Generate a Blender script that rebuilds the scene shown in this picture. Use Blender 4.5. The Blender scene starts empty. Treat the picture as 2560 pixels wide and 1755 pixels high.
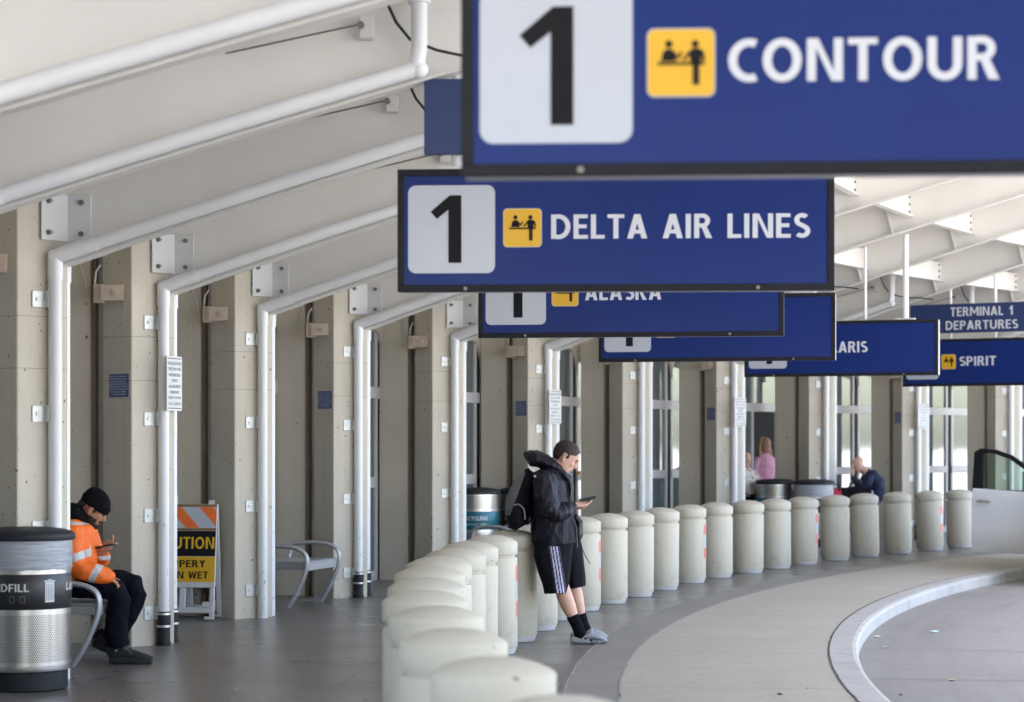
import bpy, math, random
from math import sin, cos, radians as R, pi, atan2, sqrt, hypot
from mathutils import Vector, Matrix, noise
S = bpy.context.scene
random.seed(7)
# ---------------------------------------------------------------- camera, sky, sun, exposure
cd = bpy.data.cameras.new('camera'); cam = bpy.data.objects.new('camera', cd); S.collection.objects.link(cam)
cam.location = (0, 0, 1.65); cam.rotation_euler = (R(90), 0, 0)
cd.sensor_width = 36; cd.lens = 78.75; cd.shift_y = 235.5/2560; cd.clip_start = .1; cd.clip_end = 2000
cd.dof.use_dof = True; cd.dof.focus_distance = 18.6; cd.dof.aperture_fstop = 2.6
S.camera = cam
W = bpy.data.worlds.new('World'); S.world = W; W.use_nodes = True
SUN_EL, SUN_AZ = 70, 112      # azimuth: degrees clockwise from +Y (the viewing direction)
nt = W.node_tree; sky = nt.nodes.new('ShaderNodeTexSky'); sky.sky_type = 'NISHITA'; sky.sun_disc = False
sky.sun_elevation = R(SUN_EL); sky.sun_rotation = R(SUN_AZ); sky.air_density = 1.0; sky.dust_density = 2.0
nt.links.new(sky.outputs[0], nt.nodes['Background'].inputs[0]); nt.nodes['Background'].inputs[1].default_value = .15
sl = bpy.data.lights.new('sun', 'SUN'); so = bpy.data.objects.new('sun', sl); S.collection.objects.link(so)
sl.energy = 5.0; sl.angle = R(.5); sl.color = (1, .95, .87)
sd = Vector((sin(R(SUN_AZ))*cos(R(SUN_EL)), cos(R(SUN_AZ))*cos(R(SUN_EL)), sin(R(SUN_EL))))
so.rotation_euler = sd.to_track_quat('Z', 'Y').to_euler(); so.location = (20, -20, 40)
S.view_settings.view_transform = 'Standard'; S.view_settings.look = 'None'; S.view_settings.exposure = 2.8; S.view_settings.gamma = 1
S.cycles.use_denoising = True; S.cycles.max_bounces = 9; S.cycles.diffuse_bounces = 7; S.cycles.glossy_bounces = 4
S.cycles.caustics_reflective = False; S.cycles.caustics_refractive = False; S.cycles.sample_clamp_indirect = 8

# ---------------------------------------------------------------- plan: everything is concentric about (CA, CC)
CA, CC = 36.474, 13.18
def pol(th, r, z=0): t = R(th); return Vector((CA-r*cos(t), CC+r*sin(t), z))
def px(X, Z): return 1280+5600*X/Z
def r_for_px(th, x):          # the radius at which a vertical line of the photograph meets this radial plane
    lo, hi = 30., 45.
    for _ in range(60):
        m = (lo+hi)/2; p = pol(th, m)
        if px(p.x, p.y) > x: lo = m
        else: hi = m
    return m

# ---------------------------------------------------------------- mesh builder
class MB:
    def __init__(s): s.v = []; s.f = []; s.m = []
    def add(s, vs, fs, M=None, mi=0):
        n = len(s.v); s.v += [(M @ Vector(v)) if M else Vector(v) for v in vs]
        s.f += [tuple(i+n for i in f) for f in fs]; s.m += [mi]*len(fs); return s
    def box(s, x0, x1, y0, y1, z0, z1, M=None, mi=0):
        vs = [(x, y, z) for z in (z0, z1) for y in (y0, y1) for x in (x0, x1)]
        return s.add(vs, [(0,2,3,1),(4,5,7,6),(0,1,5,4),(2,6,7,3),(0,4,6,2),(1,3,7,5)], M, mi)
    def prism(s, poly, a, b, M=None, mi=0, plane='xy'):
        n = len(poly)
        g = {'xy': lambda p, h: (p[0], p[1], h), 'xz': lambda p, h: (p[0], h, p[1]), 'yz': lambda p, h: (h, p[0], p[1])}[plane]
        vs = [g(p, a) for p in poly]+[g(p, b) for p in poly]
        fs = [tuple(range(n))[::-1], tuple(range(n, 2*n))]+[(i, (i+1) % n, n+(i+1) % n, n+i) for i in range(n)]
        return s.add(vs, fs, M, mi)
    def tube(s, pts, rad, n=12, M=None, mi=0, side=None, cap=True):
        """pts: points; rad: number or per-point number or (ra, rb); side: reference axis for rb"""
        pts = [Vector(p) for p in pts]; N = len(pts); vs = []; fs = []
        if not isinstance(rad, (list,)): rad = [rad]*N
        ref = Vector(side) if side else None; prev = None
        for i, p in enumerate(pts):
            t = (pts[min(i+1, N-1)]-pts[max(i-1, 0)]).normalized()
            if ref is None:
                if prev is None: b = t.orthogonal().normalized()
                else: b = (prev-t*prev.dot(t)).normalized()
                prev = b
            else:
                b = (ref-t*ref.dot(t)).normalized()
            a = t.cross(b).normalized(); r = rad[i]; ra, rb = r if isinstance(r, tuple) else (r, r)
            for k in range(n):
                q = 2*pi*k/n; vs.append(p+a*(ra*cos(q))+b*(rb*sin(q)))
        for i in range(N-1):
            for k in range(n): fs.append((i*n+k, i*n+(k+1) % n, (i+1)*n+(k+1) % n, (i+1)*n+k))
        if cap: fs += [tuple(range(n))[::-1], tuple(range((N-1)*n, N*n))]
        return s.add(vs, fs, M, mi)
    def lathe(s, prof, n=32, M=None, mi=0):
        N = len(prof); vs = [(r*cos(2*pi*k/n), r*sin(2*pi*k/n), z) for r, z in prof for k in range(n)]
        fs = [(i*n+k, i*n+(k+1) % n, (i+1)*n+(k+1) % n, (i+1)*n+k) for i in range(N-1) for k in range(n)]
        fs += [tuple(range(n))[::-1], tuple(range((N-1)*n, N*n))]
        return s.add(vs, fs, M, mi)
    def ball(s, c, rx, ry, rz, n=12, M=None, mi=0):
        c = Vector(c); m = n//2+1; vs = []; fs = []
        for i in range(m+1):
            a = pi*i/m; a = min(max(a, .05), pi-.05)
            for k in range(n): q = 2*pi*k/n; vs.append(c+Vector((rx*sin(a)*cos(q), ry*sin(a)*sin(q), -rz*cos(a))))
        for i in range(m):
            for k in range(n): fs.append((i*n+k, i*n+(k+1) % n, (i+1)*n+(k+1) % n, (i+1)*n+k))
        fs += [tuple(range(n))[::-1], tuple(range(m*n, (m+1)*n))]
        return s.add(vs, fs, M, mi)
    def build(s, name, mat, parent=None, smooth=False, bevel=0, M=None, remesh=0, relax=0, seg=2):
        me = bpy.data.meshes.new(name); me.from_pydata([tuple(v) for v in s.v], [], s.f); me.update()
        for i, p in enumerate(me.polygons): p.material_index = s.m[i]
        o = bpy.data.objects.new(name, me); S.collection.objects.link(o)
        import bmesh
        bm = bmesh.new(); bm.from_mesh(me); bmesh.ops.recalc_face_normals(bm, faces=bm.faces)
        if bevel:
            es = [e for e in bm.edges if len(e.link_faces) == 2 and e.calc_face_angle(0) > R(35)]
            bmesh.ops.bevel(bm, geom=es, offset=bevel, segments=seg, affect='EDGES', profile=.6)
        bm.to_mesh(me); bm.free()
        if remesh:
            m = o.modifiers.new('r', 'REMESH'); m.mode = 'VOXEL'; m.voxel_size = remesh
            if relax: q = o.modifiers.new('s', 'SMOOTH'); q.iterations = relax; q.factor = .5
            dg = bpy.context.evaluated_depsgraph_get(); nm = bpy.data.meshes.new_from_object(o.evaluated_get(dg)); o.modifiers.clear()
            o.data = nm; bpy.data.meshes.remove(me); me = nm; me.name = name; me.materials.clear()
        for k in (mat if isinstance(mat, (list, tuple)) else [mat]): me.materials.append(k)
        if smooth:
            me.polygons.foreach_set('use_smooth', [True]*len(me.polygons))
            if smooth != 'all': me.set_sharp_from_angle(angle=R(38))
        if parent: o.parent = parent
        if M is not None: o.matrix_local = M
        return o
def smooth_path(P, n=5):
    P = [Vector(p) for p in P]; out = []
    for i in range(len(P)-1):
        a, b, c, d = P[max(i-1, 0)], P[i], P[i+1], P[min(i+2, len(P)-1)]
        for k in range(n):
            t = k/n; out.append(.5*((2*b)+(c-a)*t+(2*a-5*b+4*c-d)*t*t+(3*b-3*c+d-a)*t**3))
    return out+[P[-1]]
def tag(o, label=None, cat=None, group=None, kind=None):
    for k, v in (('label', label), ('category', cat), ('group', group), ('kind', kind)):
        if v: o[k] = v
    return o
def empty(name, loc=(0, 0, 0), rz=0):
    o = bpy.data.objects.new(name, None); S.collection.objects.link(o); o.location = loc; o.rotation_euler = (0, 0, rz)
    o.empty_display_size = .1; return o
def copy_tree(o, parent=None):
    c = o.copy(); S.collection.objects.link(c); c.parent = parent
    for ch in list(o.children): copy_tree(ch, c)
    return c
def structure(name, mb, mat, **k): return tag(mb.build(name, mat, **k), kind='structure')

# ---------------------------------------------------------------- materials
class NT:
    def __init__(s, name):
        s.m = bpy.data.materials.new(name); s.m.use_nodes = True; s.t = s.m.node_tree; s.b = s.t.nodes['Principled BSDF']
    def n(s, ty, **k):
        x = s.t.nodes.new(ty)
        for a, v in k.items():
            if a.startswith('i_'):
                key = a[2:]; key = int(key) if key.isdigit() else key.replace('_', ' ')
                if hasattr(v, 'is_linked') or isinstance(v, bpy.types.NodeSocket): s.t.links.new(v, x.inputs[key])
                else: x.inputs[key].default_value = v
            else: setattr(x, a, v)
        return x
    def link(s, a, b): s.t.links.new(a, b)
    def math(s, op, a, b=0., c=None):
        k = dict(i_0=a, i_1=b)
        if c is not None: k['i_2'] = c
        return s.n('ShaderNodeMath', operation=op, **k).outputs[0]
    def mix(s, f, a, b):
        x = s.t.nodes.new('ShaderNodeMix'); x.data_type = 'RGBA'
        for i, v in ((0, f), (6, a), (7, b)):
            if isinstance(v, bpy.types.NodeSocket): s.link(v, x.inputs[i])
            else: x.inputs[i].default_value = v if i == 0 else (*v[:3], 1)
        return x.outputs[2]
    def ramp(s, f, a, b): return s.n('ShaderNodeMapRange', i_0=f, i_1=a, i_2=b).outputs[0]
    def coords(s, loc=True, scale=None):
        c = s.n('ShaderNodeTexCoord').outputs['Object']
        if loc: c = s.n('ShaderNodeVectorMath', operation='ADD', i_0=c, i_1=s.n('ShaderNodeObjectInfo').outputs['Location']).outputs[0]
        if scale: c = s.n('ShaderNodeVectorMath', operation='MULTIPLY', i_0=c, i_1=scale).outputs[0]
        return c
    def noise(s, c, sc, d=4, rough=.6): return s.n('ShaderNodeTexNoise', i_Vector=c, i_Scale=sc, i_Detail=d, i_Roughness=rough).outputs[0]
    def setp(s, **k):
        for a, v in k.items():
            i = s.b.inputs[a.replace('_', ' ')]
            if isinstance(v, bpy.types.NodeSocket): s.link(v, i)
            elif isinstance(v, tuple) and len(v) == 3: i.default_value = (*v, 1)
            else: i.default_value = v
        return s
    def bump(s, h, st=.3, d=.01): s.link(s.n('ShaderNodeBump', i_Height=h, i_Strength=st, i_Distance=d).outputs[0], s.b.inputs['Normal'])

def plain(name, col, rough=.5, metal=0, var=.08, sc=6, bump=0, spec=.5, bsc=60):
    t = NT(name); c = t.coords(); f = t.ramp(t.noise(c, sc), .3, .7)
    t.setp(Base_Color=t.mix(f, tuple(x*(1-var) for x in col), tuple(min(1, x*(1+var)) for x in col)), Metallic=metal, Specular_IOR_Level=spec)
    t.setp(Roughness=t.n('ShaderNodeMapRange', i_0=t.noise(c, sc*3), i_3=max(0, rough-.06), i_4=min(1, rough+.06)).outputs[0])
    if bump: t.bump(t.noise(c, bsc), bump)
    return t.m
def concrete(name, a, b, pits=.55, rough=.8, scale=1., stain=.12, seams=()):
    t = NT(name); c = t.coords()
    big = t.ramp(t.noise(c, 1.3*scale, 6), .3, .7)
    col = t.mix(big, a, b)
    streak = t.ramp(t.noise(t.coords(scale=(9, 9, .5)), 1.4, 5), .45, .8)
    col = t.mix(t.math('MULTIPLY', streak, stain*1.6), col, tuple(x*.55 for x in a))
    fine = t.noise(c, 130*scale, 3)
    col = t.mix(t.math('MULTIPLY', t.ramp(fine, .35, .75), .22), col, tuple(x*.6 for x in a))
    # scattered air pits of many sizes
    h = fine
    cw = t.n('ShaderNodeVectorMath', operation='ADD', i_0=c, i_1=t.n('ShaderNodeVectorMath', operation='SCALE', i_0=t.n('ShaderNodeTexNoise', i_Vector=c, i_Scale=30).outputs[1], i_3=.03).outputs[0]).outputs[0]
    for sc, th in ((7, .11), (17, .22), (38, .22)):
        v = t.n('ShaderNodeTexVoronoi', i_Vector=cw, i_Scale=sc*scale); th = t.math('MULTIPLY', t.n('ShaderNodeSeparateColor', i_0=v.outputs['Color']).outputs[1], th); keep = t.math('GREATER_THAN', t.n('ShaderNodeSeparateColor', i_0=v.outputs['Color']).outputs[0], 1-pits*.45)
        p = t.math('MULTIPLY', t.math('LESS_THAN', v.outputs['Distance'], th), keep)
        col = t.mix(t.math('MULTIPLY', p, .75), col, (.06, .055, .045)); h = t.math('SUBTRACT', h, p)
    for sz in seams:
        z = t.n('ShaderNodeSeparateXYZ', i_0=t.n('ShaderNodeTexCoord').outputs['Object']).outputs[2]
        col = t.mix(t.math('MULTIPLY', t.math('LESS_THAN', t.math('ABSOLUTE', t.math('SUBTRACT', z, sz)), .0028), .5), col, (.12, .10, .08))
    t.setp(Base_Color=col, Roughness=rough, Specular_IOR_Level=.3); t.bump(h, .35, .004)
    return t.m

M_conc = concrete('concrete_cream', (.56, .515, .44), (.64, .595, .515), .5, seams=(2.54, 2.18))
M_pier = concrete('concrete_panel', (.66, .61, .52), (.72, .67, .58), .15, scale=.8, stain=.06)
M_boll = concrete('bollard_concrete', (.52, .488, .405), (.57, .535, .45), .05, scale=1.5, stain=.08, rough=.75)
def scuffs(m):         # grime and scuffs of their own shape on the bollards, thickest at the foot
    t = NT.__new__(NT); t.m = m; t.t = m.node_tree; t.b = t.t.nodes['Principled BSDF']; old = t.b.inputs['Base Color'].links[0].from_socket
    c = t.coords(); z = t.n('ShaderNodeSeparateXYZ', i_0=t.n('ShaderNodeTexCoord').outputs['Object']).outputs[2]
    foot = t.n('ShaderNodeMapRange', i_0=z, i_1=.30, i_2=.03).outputs[0]
    f = t.math('MULTIPLY', t.ramp(t.math('ADD', t.noise(c, 9, 6, .7), t.math('MULTIPLY', foot, .14)), .58, .84), .40)
    s = t.math('MULTIPLY', t.math('GREATER_THAN', t.noise(t.coords(scale=(3, 3, 14)), 6, 3), .69), .35)
    t.setp(Base_Color=t.mix(t.math('MAXIMUM', f, s), old, (.17, .155, .13)))
scuffs(M_boll)
M_boll_base = plain('bollard_base', (.50, .50, .50), .6)
M_web = plain('cream_paint', (.73, .72, .70), .45, var=.035, sc=1.5, bump=.04, bsc=18)
M_flange = plain('white_paint', (.65, .64, .62), .4, var=.03, sc=3)
M_plate = plain('bracket_paint', (.66, .67, .69), .4, var=.03)
def m_pipe():
    t = NT('pipe_paint'); c = t.coords(); base = t.mix(t.ramp(t.noise(c, 3), .3, .7), (.72, .74, .78), (.78, .79, .82))
    z = t.n('ShaderNodeSeparateXYZ', i_0=t.n('ShaderNodeTexCoord').outputs['Object']).outputs[2]
    low = t.n('ShaderNodeMapRange', i_0=z, i_1=1.9, i_2=.1).outputs[0]
    n = t.math('MULTIPLY', t.noise(t.coords(scale=(1, 1, .35)), 45, 3), t.math('ADD', .86, t.math('MULTIPLY', low, .2)))
    chips = t.math('GREATER_THAN', n, .66)
    t.setp(Base_Color=t.mix(t.math('MULTIPLY', chips, .8), base, (.2, .21, .2)), Roughness=.42); return t.m
M_pipe = m_pipe()
M_galv = plain('clip_galvanised', (.55, .56, .55), .45, .4, var=.12, sc=20)
M_bolt = plain('bolt_steel', (.22, .2, .19), .45, .6)
M_rust = plain('rusty_beige_steel', (.56, .47, .39), .6, var=.15, sc=9)
M_brown = plain('brown_steel', (.26, .20, .165), .55, var=.15)
M_rubber = plain('black_rubber', (.018, .02, .026), .55, var=.2, spec=.3)
M_steel = plain('stainless', (.62, .62, .62), .3, .95)
M_black = plain('black_frame', (.012, .013, .018), .6, var=.2, sc=20, spec=.2)
M_alu = plain('bench_aluminium', (.40, .41, .44), .42, .45, var=.05)
M_white = plain('sign_white', (.44, .475, .54), .3, var=.02)
M_text = plain('lettering_white', (.56, .585, .64), .4, var=.01)
M_ink = plain('ink_black', (.008, .008, .010), .6, var=.02, spec=.15)
M_yellow = plain('sign_yellow', (.66, .38, .015), .4, var=.03)
M_blue = plain('sign_blue', (.0045, .021, .140), .35, var=.05, sc=2, spec=.22)
M_navy = plain('sign_dark_blue', (.014, .032, .12), .4, var=.05, sc=2)
M_small_blue = plain('small_sign_blue', (.02, .05, .22), .4)
M_whiteframe = plain('white_window_frame', (.60, .59, .61), .35, var=.02)
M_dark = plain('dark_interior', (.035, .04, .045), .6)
M_fabric_black = plain('black_cloth', (.007, .007, .011), .8, var=.25, sc=12, spec=.15, bump=.15, bsc=300)
def ground_mat(name, a, b, rough, rv, speck, bump=.25, streak=0, dirt=.25, tracks=0):
    t = NT(name); P = t.n('ShaderNodeNewGeometry').outputs['Position']
    # coordinates along radius / arc about the plan's centre, so brushing follows the curve
    s = t.n('ShaderNodeSeparateXYZ', i_0=t.n('ShaderNodeVectorMath', operation='SUBTRACT', i_0=P, i_1=(CA, CC, 0)).outputs[0])
    ang = t.math('MULTIPLY', t.math('ARCTAN2', s.outputs[1], t.math('MULTIPLY', s.outputs[0], -1.)), 37.)
    rad = t.math('SQRT', t.math('ADD', t.math('MULTIPLY', s.outputs[0], s.outputs[0]), t.math('MULTIPLY', s.outputs[1], s.outputs[1])))
    pc = t.n('ShaderNodeCombineXYZ', i_0=rad, i_1=ang).outputs[0]
    big = t.ramp(t.noise(pc, .55, 6, .65), .3, .72); col = t.mix(big, a, b)
    br = t.noise(t.n('ShaderNodeVectorMath', operation='MULTIPLY', i_0=pc, i_1=(1.2, 34, 1)).outputs[0], 1.6, 4)
    col = t.mix(t.math('MULTIPLY', t.ramp(br, .35, .75), .35), col, tuple(x*.68 for x in a))
    mot = t.ramp(t.noise(pc, 5, 5), .52, .72); col = t.mix(t.math('MULTIPLY', mot, dirt), col, tuple(x*.6 for x in a))
    if tracks:
        tr = t.noise(t.n('ShaderNodeVectorMath', operation='MULTIPLY', i_0=pc, i_1=(2.6, .12, 1)).outputs[0], 1.5, 4)
        col = t.mix(t.math('MULTIPLY', t.ramp(tr, .5, .75), tracks), col, tuple(x*.5 for x in a))
    gm = t.n('ShaderNodeTexVoronoi', i_Vector=pc, i_Scale=1.7)
    col = t.mix(t.math('MULTIPLY', t.math('LESS_THAN', gm.outputs['Distance'], .05), .45), col, tuple(x*.4 for x in a))
    fn = t.noise(pc, 150, 2, .7); col = t.mix(t.math('MULTIPLY', t.ramp(fn, .5, .72), speck), col, tuple(min(1, x*1.7) for x in b))
    col = t.mix(t.math('MULTIPLY', t.ramp(fn, .46, .28), speck), col, tuple(x*.4 for x in a))
    sp = t.n('ShaderNodeTexVoronoi', i_Vector=pc, i_Scale=3.2)
    k = t.math('MULTIPLY', t.math('LESS_THAN', sp.outputs['Distance'], .035), t.math('GREATER_THAN', t.n('ShaderNodeSeparateColor', i_0=sp.outputs['Color']).outputs[1], .7))
    col = t.mix(t.math('MULTIPLY', k, .6), col, tuple(x*.35 for x in a))
    t.setp(Base_Color=col, Roughness=t.n('ShaderNodeMapRange', i_0=t.noise(pc, 1.1, 5), i_1=.3, i_2=.7, i_3=rough-rv, i_4=rough+rv).outputs[0], Specular_IOR_Level=.5)
    t.bump(t.math('ADD', t.math('MULTIPLY', br, .6), fn), bump, .004)
    return t.m
G_dark = ground_mat('sealed_dark_pavement', (.155, .146, .138), (.205, .195, .186), .31, .06, .12, .12)
G_band = ground_mat('aggregate_band', (.205, .195, .182), (.255, .243, .228), .7, .08, .5)
G_walk = ground_mat('walkway_concrete', (.365, .337, .285), (.42, .39, .335), .72, .08, .16, dirt=.32)
G_kerb = ground_mat('kerb_concrete', (.37, .36, .345), (.45, .44, .42), .65, .08, .14, dirt=.6)
G_road = ground_mat('road_concrete', (.205, .192, .180), (.255, .24, .226), .72, .08, .5, dirt=.45, tracks=.5)
G_joint = plain('joint_filler', (.33, .32, .31), .8, var=.2)
G_jdark = plain('dark_joint', (.06, .055, .055), .8, var=.2)
def m_glass(name, tint, met=.5):
    t = NT(name); c = t.coords(); t.setp(Base_Color=tint, Metallic=met, Roughness=.04, Specular_IOR_Level=.8)
    t.bump(t.noise(c, 1.2, 1), .08, .03); return t.m
M_glass = m_glass('facade_glass', (.22, .26, .265))
M_carglass = NT('car_glass').setp(Base_Color=(.55, .68, .60), Roughness=.02, Transmission_Weight=1., IOR=1.05).m
M_carpaint = plain('white_car_paint', (.80, .84, .90), .25, 0, var=.01)
# ---------------------------------------------------------------- ground
def ring(mb, r0, r1, z, a0=-55, a1=85, n=280, w0=0, w1=0, thick=0):
    vs = []; fs = []
    for i in range(n+1):
        th = a0+(a1-a0)*i/n
        j0 = w0*noise.noise(Vector((th*2.2, 3, 0))); j1 = w1*noise.noise(Vector((th*2.2, 3, 0)))+.25*w1*noise.noise(Vector((th*9, 3, 0)))
        vs += [pol(th, r0+j0, z), pol(th, r1+j1, z)]
    for i in range(n): fs.append((2*i, 2*i+1, 2*i+3, 2*i+2))
    return mb.add(vs, fs)
def revolve(mb, prof, a0, a1, n):
    """closed profile of (r, z) swept about the plan's centre"""
    m = len(prof); vs = [pol(a0+(a1-a0)*i/n, r, z) for i in range(n+1) for r, z in prof]
    fs = [(i*m+k, i*m+(k+1) % m, (i+1)*m+(k+1) % m, (i+1)*m+k) for i in range(n) for k in range(m)]
    fs += [tuple(range(m)), tuple(range(n*m, n*m+m))]
    return mb.add(vs, fs)
g = MB(); g.add([(-600, -600, -.137), (700, -600, -.137), (700, 700, -.137), (-600, 700, -.137)], [(0, 1, 2, 3)])
structure('ground', g, plain('outer_concrete', (.50, .475, .445), .8, var=.1, sc=.1))
g = MB(); ring(g, 12, 34.05, -.13); structure('road', g, G_road)
structure('pavement', revolve(MB(), [(36.17, -.3), (36.17, 0), (48, 0), (48, -.3)], -55, 85, 280), G_dark)
structure('paving_band', revolve(MB(), [(35.80, -.3), (35.80, .001), (36.165, .001), (36.165, -.3)], -55, 85, 280), G_band)
structure('walkway', revolve(MB(), [(34.272, -.3), (34.272, .0), (35.795, .0), (35.795, -.3)], -55, 85, 280), G_walk)
structure('kerb', revolve(MB(), [(34.03, -.3), (34.035, -.03), (34.05, -.006), (34.08, .004), (34.262, .004), (34.262, -.3)], -55, 85, 280), G_kerb)
j = MB(); ring(j, 36.160, 36.174, .005, w0=.022, w1=.022, n=1400)
ring(j, 35.790, 35.804, .005, w0=.022, w1=.022, n=1400); ring(j, 37.70, 37.715, .004, w0=.03, w1=.03, n=1400)
structure('joint_lines', j, G_joint)
j = MB(); ring(j, 34.262, 34.276, .006, w0=.012, w1=.012, n=1400)
def rad_line(th, r0, r1, w, z=.004):
    a, b = pol(th, r0), pol(th, r1); d = (b-a).normalized(); q = Vector((-d.y, d.x, 0))*w/2
    j.add([a-q+Vector((0, 0, z)), a+q+Vector((0, 0, z)), b+q+Vector((0, 0, z)), b-q+Vector((0, 0, z))], [(0, 1, 2, 3)])
for k in range(-12, 22):
    th = 1.45+4.27*k
    rad_line(th, 36.2, 44, .012); rad_line(th+2.1, 36.2, 41, .008)
    for q in range(2): rad_line(th-.3+q*2.1, 34.3, 36.15, .006, .0055)
    rad_line(th+.8, 20, 34.02, .012, -.125)
    for q in (0,): rad_line(th+.5+q, 34.045, 34.26, .007, .0065); a, b = pol(th+.5+q, 34.030), pol(th+.5+q, 34.031); tt = R(th+.5+q); qv = Vector((sin(tt), cos(tt), 0))*.005; j.add([a-qv+Vector((0, 0, -.13)), a+qv+Vector((0, 0, -.13)), a+qv+Vector((0, 0, -.03)), a-qv+Vector((0, 0, -.03))], [(0, 1, 2, 3)])
structure('expansion_joints', j, G_jdark)

# ---------------------------------------------------------------- columns, pipes, beams
R0 = 39.85; NAMES = 'ABCDEFGHIJKL'
TH = {k: 3.6+4.27*k for k in range(-3, 13)}; TH[-2] += .3
PXC = [138, 409, 656.5, 896, 1137, 1371, 1604, 1836, 2065, 2296, 2528]
def col_r(k):
    if not 0 <= k < len(PXC): return R0
    lo, hi = 38., 42.
    for _ in range(50):
        m = (lo+hi)/2; t = R(TH[k]); p = pol(TH[k], m)+Vector((cos(t), -sin(t), 0))*.21-Vector((sin(t), cos(t), 0))*.15
        if px(p.x, p.y) > PXC[k]: lo = m
        else: hi = m
    return m
RK = {k: col_r(k) for k in TH}
print('column radii', {k: round(v, 2) for k, v in RK.items()})
def hp(x): u = x-.22; return 2.96+.325*u-.006*u*u      # height of the pipe along a beam
def zb(x): return hp(x)-.066                            # underside of the beam
def depth(x): return .80-.33*min(1, max(0, (x-.2)/4.6))
def ztop(x): return zb(x)+depth(x)

def col_frame(k): return Matrix.Translation(pol(TH[k], RK[k])) @ Matrix.Rotation(-R(TH[k]), 4, 'Z')
def place(o, k): o.location = pol(TH[k], RK[k]); o.rotation_euler = (0, 0, -R(TH[k]))
column = MB().prism([(0, -.35), (.25, 0), (.25, .02), (0, .37), (-.30, .20), (-.30, -.18)], -.05, 3.58).build('concrete_column', M_conc, bevel=.014)
by = {0: 'nearest in view, behind the landfill bin', 1: 'beside the seated man in orange, carrying a blue notice', 2: 'just beyond the caution barricade', 3: 'behind the empty grey bench, carrying a blue notice',
      4: 'left of the leaning man, first beyond the empty bench', 5: 'right behind the backpack of the leaning man', 6: 'behind the bollards just right of the leaning man\'s phone', 7: 'left of the woman in pink, carrying a blue notice',
      8: 'right of the woman in pink, behind the far bins', 9: 'right of the stooping bald man, carrying a blue notice', 10: 'farthest in view, seen above the open car door'}
GRP = 'concrete columns along the terminal front'
cols = []
for k in range(0, 11):
    o = column if k == 0 else column.copy()
    if k: S.collection.objects.link(o)
    place(o, k); tag(o, 'cream concrete column '+by[k], 'column', GRP); cols.append(o)

# downpipes
PIPE_R = .047; DROP = 2.85
def pipe_mb(side, low):
    y = .15*side; XP = .21 if side < 0 else .188; pts = [(XP, y, low), (XP, y, 1), (XP, y, hp(.21)-.02)]
    mb = MB().tube(pts, PIPE_R, 20)
    run = [(x, y, hp(x)) for x in [.21, .6, 1.2, 1.8, 2.4, DROP]]
    mb.tube(run, PIPE_R, 20); return mb
def make_pipe(side, boot):
    root = empty('downpipe')
    low = .2 if boot else .0
    pipe_mb(side, low).build('pipe', M_pipe, root, smooth=True)
    y = .15*side; e = MB()
    e.tube([(.21 if side < 0 else .19, y, hp(.21)-.16), (.21 if side < 0 else .19, y, hp(.21)-.02), (.213, y, hp(.21)+.018)], PIPE_R+.006, 20)
    e.tube([(.185, y, hp(.18)), (.3, y, hp(.3)), (.50, y, hp(.50))], PIPE_R+.006, 20)
    e.build('elbow', M_pipe, root, smooth=True)
    if side < 0:
        d = MB().tube([(DROP-.02, y, hp(DROP)-.01), (DROP, y, hp(DROP)+.1), (DROP, y, hp(DROP)+.62)], PIPE_R, 20).ball((DROP, y, hp(DROP)-.01), .052, .052, .052, 16)
        d.tube([(DROP, y, hp(DROP)+.36), (DROP, y, hp(DROP)+.66)], .066, 20).build('drain_drop', M_pipe, root, smooth=True)
    fdir = Vector((.581, .814, 0)); fn = Vector((.814, -.581, 0))
    for z in (2.66, 1.867, 1.07, .27):
        c = MB()
        if side < 0:
            Mx = Matrix(((fdir.x, fn.x, 0, .115), (fdir.y, fn.y, 0, -.19), (0, 0, 1, z), (0, 0, 0, 1)))
            c.box(-.075, .06, .002, .010, -.058, .058, Mx); c.tube([Mx @ Vector((-.035, .01, 0)), Mx @ Vector((-.035, .018, 0))], .013, 8)
            c.box(.03, .04, .0, .05, -.058, .058, Mx)
        else: c.box(.10, .2, .17, .178, z-.058, z+.058)
        c.build('clip', M_galv, root, bevel=.003, seg=1)
    if boot:
        b = MB().lathe([(.050, 0), (.058, .0), (.060, .03), (.054, .035), (.054, .15), (.059, .155), (.059, .275), (.053, .28)], 20)
        b.build('rubber_boot', M_rubber, root, smooth=True, M=Matrix.Translation((.21 if side < 0 else .188, y, 0)))
        for z in (.16, .262): MB().lathe([(.060, z-.009), (.0625, z-.009), (.0625, z+.009), (.060, z+.009)], 20).build('hose_band', M_steel, root, M=Matrix.Translation((.21 if side < 0 else .188, y, 0)))
    return root
proto = {(s, b): make_pipe(s, b) for s in (-1, 1) for b in (0, 1)}
used = set()
near = ['behind the landfill bin', 'beside the seated man in orange', 'between the caution barricade and the empty bench', 'just right of the empty bench', 'left of the leaning man and nearest to him', 'right behind the leaning man\'s head and hood',
        'first right of the leaning man\'s phone', 'just left of the woman in pink', 'behind the right-hand far bin', 'right of the stooping bald man', 'farthest in view above the open car door']
for k in range(0, 11):
    for s in (-1, 1):
        b = 1 if k in (1, 3, 4, 5, 7, 9) else 0
        o = proto[(s, b)] if (s, b) not in used else copy_tree(proto[(s, b)]); used.add((s, b)); place(o, k)
        tag(o, ('front' if s < 0 else 'rear right')+' white drain pipe '+near[k], 'drain pipe', 'white drain pipes on the columns')

for k in (-3, -2, -1):
    o = copy_tree(proto[(-1, 0)]); place(o, k)
    tag(o, 'white drain pipe running down the '+{-3: 'topmost beam at the upper left corner', -2: 'second beam from the upper left corner', -1: 'third beam from the top, ending beside the largest sign'}[k], 'drain pipe', 'white drain pipes on the columns')
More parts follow.
